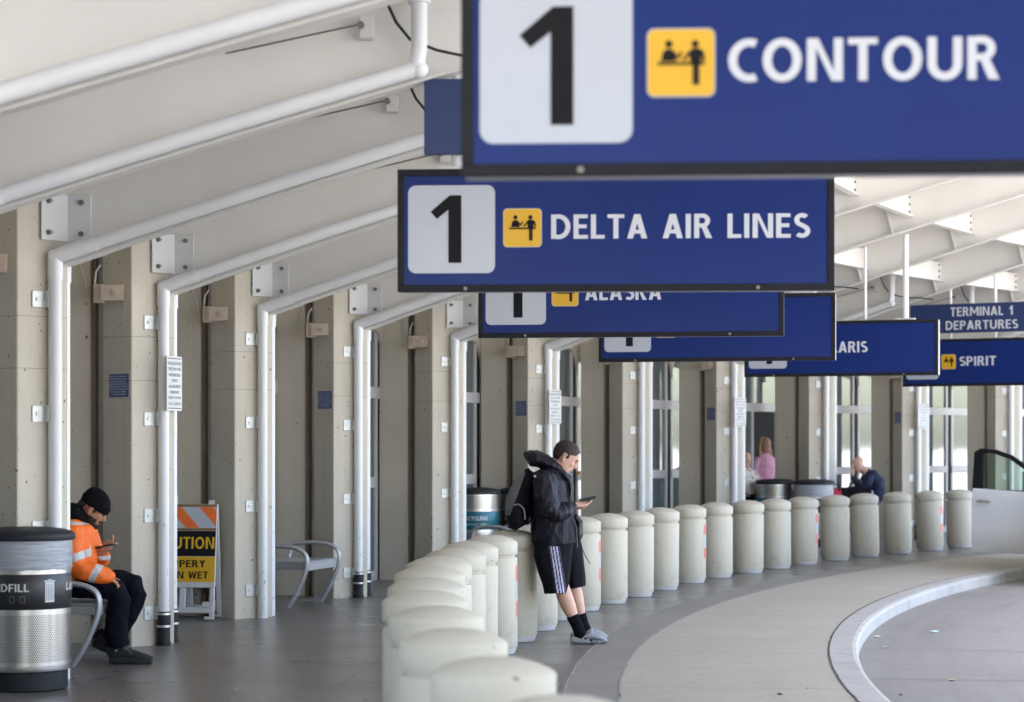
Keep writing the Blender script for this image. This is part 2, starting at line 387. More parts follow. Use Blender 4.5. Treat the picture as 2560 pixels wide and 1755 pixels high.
# beams
def make_beam():
    root = empty('canopy_beam')
    xs = [.24]+[.5+i*.5 for i in range(19)]
    w = MB(); poly = [(x, zb(x)+.012) for x in xs]+[(x, ztop(x)-.012) for x in xs[::-1]]; w.prism(poly, -.008, .008, plane='xz').build('web', M_web, root)
    for nm, fz, wd in (('bottom_flange', zb, .070), ('top_flange', lambda x: ztop(x)-.016, .09)):
        f = MB(); vs = []; fs = []
        for x in xs: z = fz(x); vs += [(x, -wd, z), (x, wd, z), (x, wd, z+.014), (x, -wd, z+.014)]
        for i in range(len(xs)-1):
            a = 4*i; b = a+4; fs += [(a+j, a+(j+1) % 4, b+(j+1) % 4, b+j) for j in range(4)]
        fs += [(0, 1, 2, 3), tuple(range(len(vs)-4, len(vs)))]
        f.add(vs, fs).build(nm, M_flange, root)
    for x in (3.52, 4.86, 8.0):
        a = Vector((1, 0, .30)).normalized(); t = MB(); h = depth(x)
        p0 = (x, zb(x)+.014); p1 = (x-h*.26, ztop(x-.1)-.03)
        t.prism([p0, (p0[0]+.012, p0[1]), (p1[0]+.012, p1[1]), p1], -.10, -.008, plane='xz').build('stiffener', M_flange, root)
    pl = MB(); z0, z1 = 3.07, 3.40
    fd = Vector((.581, .814, 0)); Mx = Matrix(((fd.x, .814, 0, .255), (fd.y, -.581, 0, -.01), (0, 0, 1, 0), (0, 0, 0, 1)))
    pl.box(-.235, .0, .004, .016, z0, z1, Mx).box(.25, .43, -.022, -.009, z0, z1)
    bp = pl.build('bracket_plate', M_plate, root, bevel=.004, seg=1)
    bo = MB()
    for z in (z0+.055, z1-.055):
        for q in (Mx @ Vector((-.175, .016, z)),): bo.tube([q, q+Vector((.814, -.581, 0))*.035], .013, 8); bo.tube([q, q+Vector((.814, -.581, 0))*.012], .022, 6)
        bo.tube([(.36, -.022, z), (.36, -.040, z)], .019, 8)
    bo.build('bolts', M_bolt, bp)
    c = MB(); x = 2.55; c.box(x-.04, x+.04, -.10, -.012, zb(x)+.33, zb(x)+.45).build('hanger_clamp', M_flange, root, bevel=.006)
    MB().tube([(x-.03, -.10, zb(x)+.40), (x-.03, -.14, zb(x)+.40)], .02, 8).tube([(x-.05, -.12, zb(x)+.40), (x-.8, -.05, zb(x)+.25)], .006, 6).build('rod', M_bolt, root)
    MB().tube([(2.62, -.1, 4.30), (2.66, -.12, 4.16), (2.72, -.14, 4.03), (2.80, -.15, 3.93), (2.95, -.16, 3.87), (3.10, -.15, 3.84), (3.3, -.12, 3.83), (3.5, -.10, 3.80)], .009, 8).build('cable', M_rubber, root, smooth=True)
    MB().box(.34, .40, -.09, -.01, 3.46, 3.475).build('tab', M_flange, root)
    return root
beam = make_beam()
blab = {-3: 'topmost sloping canopy beam, cut by the upper left corner', -2: 'second sloping canopy beam from the top left corner', -1: 'third sloping canopy beam from the top, behind the dark blue panel left of the largest sign',
        0: 'canopy beam springing from the column behind the landfill bin', 1: 'canopy beam springing from the column beside the seated man', 2: 'canopy beam springing from the column beyond the caution barricade',
        3: 'canopy beam springing from the column behind the empty bench', 4: 'canopy beam ending left of the third blue sign, above the nearest columns it hides', 5: 'canopy beam whose low end shows just under the third blue sign', 6: 'canopy beam crossing above the fifth blue sign to the right edge',
        7: 'canopy beam just above the TERMINAL 1 DEPARTURES board', 8: 'canopy beam seen behind the poles of the TERMINAL 1 DEPARTURES board', 9: 'far canopy beam glimpsed between the TERMINAL 1 board and the farthest blue sign', 10: 'farthest canopy beam, behind the last blue sign at the right edge'}
for k in range(-3, 11):
    o = beam if k == -3 else copy_tree(beam); place(o, k); tag(o, 'cream steel, '+blab[k], 'roof beam', 'sloping steel beams of the canopy')
# struts between beams
def strut(k, x):
    a, b = pol(TH[k], RK[k]-x), pol(TH[k+1], RK[k+1]-x-.02); d = b-a; L = d.length; rz = atan2(d.y, d.x)
    o = MB().box(.012, L-.012, -.006, .006, 0, .27).box(.012, L-.012, -.05, .05, -.012, 0).build('roof_strut', M_web)
    z = zb(x)+.17; o.location = (a.x, a.y, z); o.rotation_euler = (0, 0, rz)
    bo = MB()
    for h in (.05, .14, .23): bo.tube([(L-.10, -.006, h), (L-.10, -.02, h)], .016, 8).tube([(.10, -.006, h), (.10, -.02, h)], .016, 8)
    bo.build('bolts', M_bolt, o); return o
def ordn(i): return ['nearest', 'second', 'third', 'fourth', 'fifth', 'sixth', 'seventh', 'eighth', 'ninth', 'tenth', 'eleventh', 'twelfth', 'thirteenth'][i]
for row, x in (('lower', 3.55), ('upper', 5.05)):
    for n, k in enumerate(range(2, 10)):
        tag(strut(k, x), 'cream strut between canopy beams, %s from the camera in the %s row' % (ordn(n), row), 'strut', 'struts between the canopy beams')
# roof deck over the beams
xs = [-1.4, 0, .24]+[.5+i*.5 for i in range(19)]
prof = [(R0-x, ztop(max(x, .24))+.003) for x in xs]+[(R0-x, ztop(max(x, .24))+.14) for x in xs[::-1]]
tag(revolve(MB(), prof, -50, 58, 108).build('canopy_roof', M_web, smooth=True), kind='structure')
fas = [(R0-9.55, ztop(9.5)+.16), (R0-9.65, ztop(9.5)+.16), (R0-9.65, zb(9.5)-.02), (R0-9.55, zb(9.5)-.02)]
tag(revolve(MB(), fas, -50, 58, 108).build('canopy_fascia', M_flange), kind='structure')

# ---------------------------------------------------------------- terminal building
bld = tag(empty('terminal_building', pol(TH[5], 40.7)), 'curving terminal front of beige panels and tall glazing behind the columns', 'building')
BI = Matrix.Translation(bld.location).inverted()
def bpart(o, Mw): o.parent = bld; o.matrix_local = BI @ Mw; return o
M_strip = plain('slit_reflection_pale', (.84, .88, .90), .3, 0)  # bright glass reflection in the slits is put into this pale colour
pier0 = MB().prism([(-.83, -.05), (-.45, -.05), (-.45, .12), (-.83, .12)], -.05, 2.045).prism([(-.825, -.044), (-.455, -.044), (-.455, .11), (-.825, .11)], 2.045, 2.06).prism([(-.83, -.05), (-.45, -.05), (-.45, .12), (-.83, .12)], 2.06, 3.56)
pier0 = pier0.build('pier', M_pier); post0 = MB().box(-.448, -.422, .0, .08, 0, 3.56).build('steel_post', M_brown); gs0 = MB().box(-.440, -.30, .10, .11, 0, 3.5).build('bright_slit_filler', M_strip)  # the last strip is added behind the slit so it reads bright
br0 = MB().box(-.34, -.25, -.30, -.045, 2.82, 2.975).box(-.27, -.075, -.335, -.12, 2.835, 2.965).tube([(-.14, -.335, 2.90), (-.14, -.36, 2.90)], .024, 10).build('joint_bracket', M_rust, bevel=.005)
cond0 = MB().tube([(-.62, -.075, 3.5), (-.60, -.075, 3.30), (-.53, -.08, 3.16), (-.475, -.08, 3.02), (-.47, -.08, 2.92)], .010, 8).tube([(-.36, -.2, 2.99), (-.35, -.2, 3.08), (-.31, -.2, 3.14)], .009, 8).build('conduit', M_flange, smooth=True)
for k in range(-3, 12):
    Mw = col_frame(k)
    for src in (gs0, pier0, post0, br0, cond0):
        o = src if k == -3 else src.copy()
        if k != -3: S.collection.objects.link(o)
        bpart(o, Mw)
RG = 40.74
def bay(k):
    a, b = pol(TH[k], RG), pol(TH[k+1], RG); d = b-a; L = d.length
    Mw = Matrix.Translation(a) @ Matrix.Rotation(atan2(d.y, d.x), 4, 'Z')       # x along the front, -y... towards the columns is -y after this
    door = k == 7
    # header with rounded soffit corners
    pr = [(0, 3.75), (L, 3.75), (L, 2.72)]+[(L-.30*(1-cos(q)), 2.74+.32*sin(q)) for q in [i*pi/12 for i in range(7)]][0:]+[(.30*(1-cos(q)), 2.74+.32*sin(q)) for q in [i*pi/12 for i in range(6, -1, -1)]]+[(0, 2.72)]
    bpart(MB().prism(pr, -.06, .06, plane='xz').build('header_wall', M_pier), Mw)
    fr = MB(); X1 = L*.865 if door else L-.16; X0 = .42 if k == 8 else .02
    for x0, x1 in ((X0, X0+.06), (L/2-.03, L/2+.03), (X1, X1+.06)): fr.box(x0, x1, -.03, .05, 0, 3.05)
    fr.box(0, L, -.045, .055, 2.22, 2.36)
    fr.box(X0, X1, -.045, .055, 1.13, 1.26); fr.box(X0, X1, -.045, .055, .0, .12)
    w = fr.build('window' if not door else 'entrance', M_whiteframe, bevel=.004, seg=1); bpart(w, Mw)
    pn = MB().box(X0+.03, X1+.03, .0, .012, .1, 3.1)
    if k == 8: pn.box(.0, X0, .0, .012, 2.36, 3.1)
    if door: pn.box(X1+.03, L, .0, .012, 2.36, 3.1)
    pn.build('pane', M_glass, w)
    if not door: MB().box(L-.10, L, -.02, .05, 0, 3.05).build('jamb', M_black, w)
    else:
        lf = MB().box(.0, .05, -.02, .02, .02, 2.2).box(.75, .8, -.02, .02, .02, 2.2).box(.05, .75, -.019, .019, .02, .12).box(.05, .75, -.019, .019, 2.1, 2.2).box(.05, .75, -.019, .019, 1.0, 1.08)
        Md = Matrix.Translation((X1+.06, .06, 0)) @ Matrix.Rotation(R(80), 4, 'Z')
        o = lf.build('door_leaf', M_whiteframe, w, M=Md); MB().box(.05, .75, -.004, .004, .1, 2.12).build('pane', M_glass, w, M=Md)
for k in range(-2, 11): bay(k)
room = MB(); ring(room, 42.4, 42.6, 3.74, -8, 52, 60)
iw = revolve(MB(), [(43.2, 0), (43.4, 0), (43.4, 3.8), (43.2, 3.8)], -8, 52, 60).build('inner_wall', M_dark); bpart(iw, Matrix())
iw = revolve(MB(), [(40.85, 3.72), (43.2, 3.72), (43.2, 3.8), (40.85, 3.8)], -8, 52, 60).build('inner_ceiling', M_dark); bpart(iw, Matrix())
# ---------------------------------------------------------------- lettering
_cv = {}
def text_mb(s, w=None, h=None, bold=.0, cx=0, cz=0, extrude=.0015, left=None, y=0, align='CENTER', lead=1.0, mi=0):
    """letters as flat solid shapes in the xz plane facing -y, scaled to w x h"""
    c = bpy.data.curves.new('t', 'FONT'); c.body = s; c.size = 1; c.offset = bold; c.extrude = 0; c.align_x = align; c.resolution_u = 3; c.space_line = lead
    o = bpy.data.objects.new('t', c); S.collection.objects.link(o); dg = bpy.context.evaluated_depsgraph_get()
    me = bpy.data.meshes.new_from_object(o.evaluated_get(dg)); bpy.data.objects.remove(o); bpy.data.curves.remove(c)
    xs = [v.co.x for v in me.vertices]; ys = [v.co.y for v in me.vertices]; x0, x1, y0, y1 = min(xs), max(xs), min(ys), max(ys)
    sy = h/(y1-y0) if h else w/(x1-x0); sx = w/(x1-x0) if w else sy
    ox = (left-x0*sx) if left is not None else cx-(x0+x1)/2*sx; oz = cz-(y0+y1)/2*sy
    mb = MB(); mb.add([(v.co.x*sx+ox, y, v.co.y*sy+oz) for v in me.vertices], [tuple(p.vertices) for p in me.polygons], None, mi)
    bpy.data.meshes.remove(me); return mb
def rrect(x0, x1, z0, z1, r, n=6):
    P = []
    for cx, cz, a in ((x1-r, z1-r, 0), (x0+r, z1-r, 90), (x0+r, z0+r, 180), (x1-r, z0+r, 270)):
        P += [(cx+r*cos(R(a+90*i/n)), cz+r*sin(R(a+90*i/n))) for i in range(n+1)]
    return P
def disc(cx, cz, r, n=14): return [(cx+r*cos(2*pi*i/n), cz+r*sin(2*pi*i/n)) for i in range(n)]
def seg(x0, z0, x1, z1, w): d = Vector((x1-x0, z1-z0)).normalized(); q = Vector((-d.y, d.x))*w/2; return [(x0-q.x, z0-q.y), (x1-q.x, z1-q.y), (x1+q.x, z1+q.y), (x0+q.x, z0+q.y)]
# ---------------------------------------------------------------- a bold humanist stroke alphabet (cap height 1)
def arc(cx, cz, rx, rz, a0, a1, n=14): return [(cx+rx*cos(R(a0+(a1-a0)*i/n)), cz+rz*sin(R(a0+(a1-a0)*i/n))) for i in range(n+1)]
_v = .182; _h = .155
def _stem(x, z0=0, z1=1, w=_v): return ('p', [(x-w/2, z0), (x+w/2, z0), (x+w/2, z1), (x-w/2, z1)])
def _bar(z, x0, x1, w=_h): return ('p', [(x0, z-w/2), (x1, z-w/2), (x1, z+w/2), (x0, z+w/2)])
def _S(): return [('s', arc(.30, .725, .19, .195, 38, 255, 16)+arc(.30, .275, .205, .195, 75, -142, 16)[1:], .175)]
_t = _v/2; _k = _h/2
GL = {
 'A': (.72, [('p', [(0, 0), (.205, 0), (.455, 1), (.25, 1)]), ('p', [(.515, 0), (.72, 0), (.47, 1), (.265, 1)]), ('p', [(.14, .20), (.58, .20), (.545, .355), (.175, .355)])]),
 'C': (.60, [('s', arc(.44, .5, .345, .42, 68, 292, 22), .18)]),
 'D': (.70, [_stem(_t), ('s', [(_v, 1-_k)]+arc(.27, .5, .335, .5-_k, 90, -90, 18)+[(_v, _k)], .178)]),
 'E': (.52, [_stem(_t), _bar(1-_k, _v, .51), _bar(_k, _v, .52), _bar(.51, _v, .47)]),
 'F': (.50, [_stem(_t), _bar(1-_k, _v, .50), _bar(.49, _v, .46)]),
 'G': (.68, [('s', arc(.45, .5, .355, .42, 66, 288, 22), .18), ('p', [(.49, .0+.03), (.675, .055), (.675, .53), (.40, .53), (.40, .385), (.49, .385)])]),
 'H': (.70, [_stem(_t), _stem(.70-_t), _bar(.51, _v, .70-_v)]),
 'I': (.195, [_stem(_t)]),
 'K': (.66, [_stem(_t), ('p', [(_v, .47), (.40, 1), (.63, 1), (.33, .50)]), ('p', [(.20, .52), (.33, .56), (.66, 0), (.42, 0)])]),
 'L': (.49, [_stem(_t), _bar(_k, _v, .49)]),
 'M': (.90, [_stem(_t), _stem(.90-_t), ('p', [(_v*.3, 1), (_v*1.15, 1), (.53, .25), (.37, .25)]), ('p', [(.90-_v*.3, 1), (.90-_v*1.15, 1), (.37, .25), (.53, .25)])]),
 'N': (.73, [_stem(_t), _stem(.73-_t), ('p', [(_v*.5, 1), (_v*1.25, 1), (.73-_v*.5, 0), (.73-_v*1.25, 0)])]),
 'O': (.80, [('s', arc(.40, .5, .305, .42, 0, 360, 32), .182)]),
 'P': (.58, [_stem(_t), ('s', [(_v, 1-_k)]+arc(.30, .705, .185, .295-_k, 90, -90, 14)+[(_v, .41+_k)], .168)]),
 'R': (.64, [_stem(_t), ('s', [(_v, 1-_k)]+arc(.30, .72, .185, .28-_k, 90, -90, 14)+[(_v, .44+_k)], .168), ('p', [(.26, .46), (.44, .49), (.645, 0), (.425, 0)])]),
 'S': (.54, _S()),
 'T': (.60, [_bar(1-_k, 0, .60), _stem(.30, 0, 1-_h)]),
 'U': (.70, [('s', [(_t, 1), (_t, .38)]+arc(.35, .375, .35-_t, .295, 180, 360, 16)+[(.70-_t, 1)], .185)]),
 'V': (.68, [('p', [(0, 1), (.21, 1), (.435, 0), (.245, 0)]), ('p', [(.68, 1), (.47, 1), (.245, 0), (.435, 0)])]),
 'W': (.98, [('p', [(0, 1), (.20, 1), (.36, 0), (.185, 0)]), ('p', [(.44, 1), (.54, 1), (.36, 0), (.20, 0)]), ('p', [(.44, 1), (.54, 1), (.78, 0), (.62, 0)]), ('p', [(.98, 1), (.78, 1), (.62, 0), (.795, 0)])]),
 'Y': (.64, [_stem(.32, 0, .46), ('p', [(0, 1), (.225, 1), (.415, .40), (.24, .40)]), ('p', [(.64, 1), (.415, 1), (.225, .40), (.40, .40)])]),
 '1': (.45, [_stem(.34), ('p', [(.06, .70), (.14, .57), (.30, .72), (.30, 1), (.26, 1)])]),
 ' ': (.34, []),
}
def word(s, w, h, left=None, cx=None, cz=0, y=0, gap=.105, mi=0):
    items = []; x = 0
    for ch in s:
        adv, parts = GL[ch]; items.append((x, parts)); x += adv+gap
    tot = x-gap; sx = w/tot; sz = h; ox = left if left is not None else cx-w/2; oz = cz-h/2
    mb = MB(); q = 0
    for x0, parts in items:
        for kind, P, *wd in parts:
            q += 1; yy = y-.0001*(q % 3)-.0002
            if kind == 'p': mb.add([(ox+(x0+a)*sx, yy, oz+b*sz) for a, b in P], [tuple(range(len(P)))], None, mi)
            else:
                n = len(P); L = []; Rr = []; closed = (Vector(P[0])-Vector(P[-1])).length < 1e-4
                for i in range(n):
                    a, b = P[max(i-1, 0)], P[min(i+1, n-1)]
                    if closed and i in (0, n-1): a, b = P[n-2], P[1]
                    d = Vector((b[0]-a[0], b[1]-a[1])).normalized(); nx, nz = -d.y*wd[0]/2, d.x*wd[0]/2
                    L.append((ox+(x0+P[i][0]+nx)*sx, yy, oz+(P[i][1]+nz)*sz)); Rr.append((ox+(x0+P[i][0]-nx)*sx, yy, oz+(P[i][1]-nz)*sz))
                mb.add(L+Rr, [(i, i+1, n+i+1, n+i) for i in range(n-1)], None, mi)
    return mb
# ---------------------------------------------------------------- hanging signs
SW, SH = 2.48, .70
def hang_sign(pxl, Z, yaw, text, tw, label, posts, k, board=False):
    X = (pxl-1280)*Z/5600; root = empty('hanging_sign', (X, Z, 2.525), -R(yaw))
    tag(root, label, 'sign', 'blue airline signs hung from the canopy')
    MB().box(.004, SW-.004, .006, .15, .004, SH-.004).build('cabinet', M_alu, root, bevel=.004, seg=1)
    fr = .040
    MB().box(0, SW, -.012, .03, 0, fr).box(0, SW, -.012, .03, SH-fr, SH).box(0, fr, -.011, .029, fr, SH-fr).box(SW-fr, SW, -.011, .029, fr, SH-fr).build('frame', M_black, root, bevel=.003, seg=1)
    MB().box(fr, SW-fr, -.003, .01, fr, SH-fr).build('face', M_blue, root)
    T = SH
    tile = MB().prism(rrect(.061, .558, T-.594, T-.092, .045), -.005, -.002, plane='xz').build('number_tile', M_white, root)
    n = [(.290, T-.605+.0), (.367, T-.605), (.367, T-.222), (.303, T-.222), (.190, T-.318), (.226, T-.358), (.290, T-.302)]
    n = [(x, z+.0) for x, z in n]; n[0] = (.292, T-.545+.0); n[1] = (.367, T-.545)
    n = [(x, z+.065-.03 if z > T-.4 else z-.0+.01) for x, z in n]
    n = [(.292, T-.535), (.366, T-.535), (.366, T-.150), (.300, T-.150), (.190, T-.243), (.226, T-.284), (.292, T-.232)]
    MB().prism(n, -.0075, -.0055, plane='xz').build('numeral', M_ink, tile)
    tl = MB().prism(rrect(.604, .825, T-.448, T-.226, .025), -.0045, -.002, plane='xz', mi=0).prism(rrect(.608, .821, T-.444, T-.230, .022), -.0065, -.0046, plane='xz', mi=1).build('pictogram_tile', [M_white, M_yellow], root)
    p = MB(); ya, yb = -.0085, -.0068; cz = T-.337
    for poly in (disc(.675, cz+.060, .012), disc(.760, cz+.060, .012), [(.650, cz+.004), (.700, cz+.004), (.694, cz+.035), (.682, cz+.044), (.668, cz+.044), (.656, cz+.035)],
                 [(.638, cz-.008), (.790, cz-.008), (.790, cz+.001), (.638, cz+.001)], [(.746, cz-.008), (.776, cz-.008), (.782, cz+.040), (.770, cz+.046), (.752, cz+.046), (.740, cz+.036)],
                 seg(.757, cz-.072, .757, cz-.008, .010), seg(.768, cz-.072, .768, cz-.008, .010), seg(.745, cz+.036, .722, cz+.006, .008), seg(.692, cz+.03, .708, cz+.014, .007), seg(.706, cz+.014, .716, cz+.036, .007), seg(.783, cz+.036, .788, cz+.004, .009)):
        p.prism(poly, ya, yb, plane='xz')
    p.build('pictogram', M_ink, tl)
    if text: word(text, tw, .138, left=.866 if text == 'CONTOUR' else .878, cz=T-.332, y=-.0052).build('lettering', M_text, root)
    bo = MB()
    for x in (.39, 2.05): bo.tube([(x, -.012, .018), (x, -.022, .018)], .011, 10)
    bo.build('screws', M_bolt, root)
    for x, r in posts:
        w = root.matrix_basis @ Vector((x, .075, 0)) if False else Vector((X+x*cos(R(yaw))+.075*sin(R(yaw)), Z-x*sin(R(yaw))+.075*cos(R(yaw)), 0))
        rr = hypot(w.x-CA, w.y-CC); zt = zb(R0-rr)+.0
        po = MB().tube([(x, .075, SH+.012), (x, .075, zt-2.525)], r, 16)
        po = po.build('post', M_pipe, root, smooth=True)
        if r > .03: MB().box(x-.12, x+.12, .01, .14, SH, SH+.02).build('base_plate', M_plate, po, bevel=.004)
    return root
SG = [(1153, 7.3, 3.7, 'CONTOUR', .866, 'largest blue hanging sign, blurred in the foreground and cut by the top edge', [(.34, .0375), (2.14, .0375)]),
      (994, 12.8, 3.2, 'DELTA AIR LINES', 1.458, 'blue hanging sign with three white words after its number 1 tile', [(.34, .0375), (2.14, .0375)]),
      (1196, 18.3, 9, 'ALASKA', .62, 'blue hanging sign directly below the three-word one, its white lettering cut off', [(.34, .0375), (2.14, .0375)]),
      (1497, 23.65, 13, None, 0, 'blue hanging sign with no lettering showing, fourth from the camera', [(.34, .0375), (2.14, .0375)]),
      (1861, 28.8, 20, 'VOLARIS', .71, 'blue hanging sign under a thick white pole with a flat base plate', [(.34, .0375), (2.06, .0375), (1.55, .018)]),
      (2257, 33.6, 30, 'SPIRIT', .56, 'farthest blue hanging sign, under the TERMINAL 1 DEPARTURES board', [(.72, .018), (1.40, .024)])]
signs = []
for i, a in enumerate(SG): signs.append(hang_sign(*a, k=i))
def departures(pxl, Z, yaw, label, dz):
    X = (pxl-1280)*Z/5600; root = empty('departures_board', (X, Z, 3.30+dz), -R(yaw)); tag(root, label, 'sign', 'dark blue departures boards above the airline signs')
    MB().box(0, 2.3, 0, .04, 0, .43).build('panel', M_navy, root, bevel=.004)
    t = word('TERMINAL 1', .95, .132, cx=1.10, cz=.312, y=-.003); t2 = word('DEPARTURES', 1.09, .132, cx=1.10, cz=.112, y=-.003)
    t.add(t2.v, t2.f); t.build('lettering', M_text, root); return root
departures(1060, 12.72, 3.2, 'plain dark blue board end showing left of the largest blue sign', 0)
departures(2275, 33.48, 30, 'dark blue board reading TERMINAL 1 DEPARTURES at the right edge', .01)

# ---------------------------------------------------------------- bollards
def make_bollard(tape):
    root = empty('bollard')
    MB().lathe([(.180, 0.004), (.186, .012), (.198, .05)], 40).build('base', M_boll_base, root, smooth=True)
    MB().lathe([(.150, -.01), (.176, 0.0), (.176, .006), (.150, .008)], 32).build('pad', M_black, root)
    MB().lathe([(.195, .046), (.207, .062), (.208, .75), (.203, .762), (.192, .765)], 48).build('body', M_boll, root, smooth=True)
    MB().lathe([(.186, .758), (.190, .765), (.190, .792)], 40).build('groove', M_boll, root, smooth=True)
    MB().lathe([(.185, .786), (.206, .788), (.210, .796), (.211, .880), (.206, .888), (.190, .899), (.150, .918), (.100, .932), (.050, .939), (.008, .941)], 48).build('cap', M_boll, root, smooth=True)
    if tape:
        mt = MB(); segs = [(.30, .42, 1), (.42, .58, 0), (.58, .70, 1)]
        for z0, z1, m in segs:
            n = 6; a0, a1 = -13, 6
            vs = [((.2095)*cos(R(a0+(a1-a0)*i/n)), (.2095)*sin(R(a0+(a1-a0)*i/n)), z) for z in (z0, z1) for i in range(n+1)]
            mt.add(vs, [(i, i+1, n+2+i, n+1+i) for i in range(n)], None, m)
        mt.build('reflective_tape', [M_white, plain('tape_red', (.66, .16, .13), .35)], root)
    return root
BANG = {0: -10.65, 1: -8.81, 2: -6.98, 3: -5.07, 4: -3.41, 5: -1.8, 6: 0.0, 7: 1.75, 8: 3.56, 9: 5.3, 10: 7.05, 11: 8.85, 12: 10.65, 13: 12.5, 14: 14.37, 15: 16.05, 16: 17.75, 17: 19.6, 18: 21.7, 19: 23.5, 20: 25.2, 21: 27.0, 22: 28.8, 23: 30.7, 24: 32.5, 25: 34.3, 26: 36.1, 27: 37.95}
BPX = {1: 1391.7, 2: 1266.5, 3: 1210, 4: 1168, 5: 1165, 6: 1165, 7: 1179, 8: 1215.8, 9: 1245, 10: 1294.5, 11: 1343.4, 12: 1394.4, 14: 1502.8, 15: 1569.6, 16: 1634.4, 17: 1697, 18: 1765, 19: 1832, 20: 1908.7, 21: 1977.8, 22: 2044.7, 23: 2124, 24: 2198.8, 25: 2280, 26: 2359, 27: 2432.5}
bp = {0: make_bollard(0), 1: make_bollard(1)}; bu = set()
nth = ['', 'first', 'second', 'third', 'fourth', 'fifth', 'sixth', 'seventh', 'eighth', 'ninth', 'tenth', 'eleventh', 'twelfth', 'thirteenth', 'fourteenth', 'fifteenth', 'sixteenth']
def blabel(i):
    if i == 11: return 'domed concrete bollard the man in the black jacket leans on'
    if i == 0: return 'nearest domed concrete bollard, only its blurred top showing at the bottom edge'
    if i == 1: return 'blurred domed concrete bollard, nearest one whose whole cap shows'
    if i == 27: return 'farthest domed concrete bollard, beside the open car door'
    if i < 11: return 'domed concrete bollard, %s nearer than the one leaned on%s' % (nth[11-i], ', with red and white tape' if i in (2, 6, 10) else '')
    return 'domed concrete bollard, %s beyond the one leaned on%s' % (nth[i-11], ', with red and white tape' if i % 4 == 2 else '')
for i in range(28):
    tp = 1 if i % 4 == 2 else 0
    o = bp[tp] if tp not in bu else copy_tree(bp[tp]); bu.add(tp)
    th = BANG[i]
    if i in BPX:
        s = 5600/pol(th, 36.97).y; r = r_for_px(th, BPX[i]-.208*s)
        if i <= 6 or abs(r-36.97) > .4: r = 36.97
        p = pol(th, r)
        if i <= 6: p.x = (BPX[i]-.208*s-1280)/s
    else: p = pol(th, 36.97)
    o.location = p; o.rotation_euler = (0, R(random.uniform(-.4, .4)-(1.1 if i > 23 else 0)), -R(th))
    tag(o, blabel(i), 'bollard', 'domed concrete bollards along the walkway')

# ---------------------------------------------------------------- small wall signs
def notice():
    root = MB().box(-.115, .115, -.004, .004, -.095, .095).build('smoking_notice', M_small_blue, bevel=.004, seg=1)
    L = ['SMOKING POLICY REQUIREMENTS', 'SMOKING OUTSIDE OF THE WORK', 'BUILDING SHALL OCCUR AT A', 'REASONABLE DISTANCE FROM THE', 'BUILDING TO INSURE THAT SMOKE', 'DOES NOT ENTER THE BUILDING AND', 'AFFECT OCCUPANTS THEREIN.', 'O.C. ORDINANCE 8.30.060']
    t = MB()
    for i, l in enumerate(L):
        m = text_mb(l, w=.0074*len(l), h=.0125, bold=.02, cx=0, cz=.073-i*.0208, y=-.0052); t.add(m.v, m.f)
    t.build('lettering', M_text, root); return root
nb = notice(); first = True
for k in (1, 3, 5, 7, 9):
    o = nb if first else copy_tree(nb); first = False
    M = col_frame(k) @ Matrix.Translation(Vector((-.125, -.279, 0))+Vector((-.493, -.87, 0))*.006) @ Matrix.Rotation(R(-29.5), 4, 'Z')
    M.translation.z = 1.65+.49
    o.matrix_world = M
    tag(o, 'small blue notice on the column '+near[k], 'notice', 'blue notices on the columns')
def taxi():
    root = MB().prism(rrect(-.15, .15, -.225, .225, .02), -.003, .003, plane='xz').build('vehicle_notice', plain('notice_white', (.60, .62, .65), .4))
    fr = MB()
    for z in (-.205, .205): fr.box(-.13, .13, -.0052, -.0035, z-.003, z+.003)
    fr.build('border', M_ink, root)
    L = ['VEHICLES FOR HIRE', 'FREE, TAXI CABS', 'AND LIMOUSINES', 'WITHOUT', 'OAKLAND AIRPORT', 'PERMITS ARE', 'SUBJECT TO FINES', 'O.C.C. 8.02.020']; t = MB()
    for i, l in enumerate(L):
        m = text_mb(l, w=.0155*len(l), h=.026, bold=.01, cx=0, cz=.165-i*.0475, y=-.005); t.add(m.v, m.f)
    t.build('lettering', plain('grey_ink', (.16, .17, .19), .5), root); return root
tx = taxi(); first = True
for k in (1, 5, 7, 9):
    o = tx if first else copy_tree(tx); first = False
    o.matrix_world = col_frame(k) @ Matrix.Translation((.285, -.10, 1.65+.51)) @ Matrix.Rotation(R(82), 4, 'Z')
    tag(o, 'white notice strapped to the drain pipes '+near[k], 'notice', 'white notices on the drain pipes')

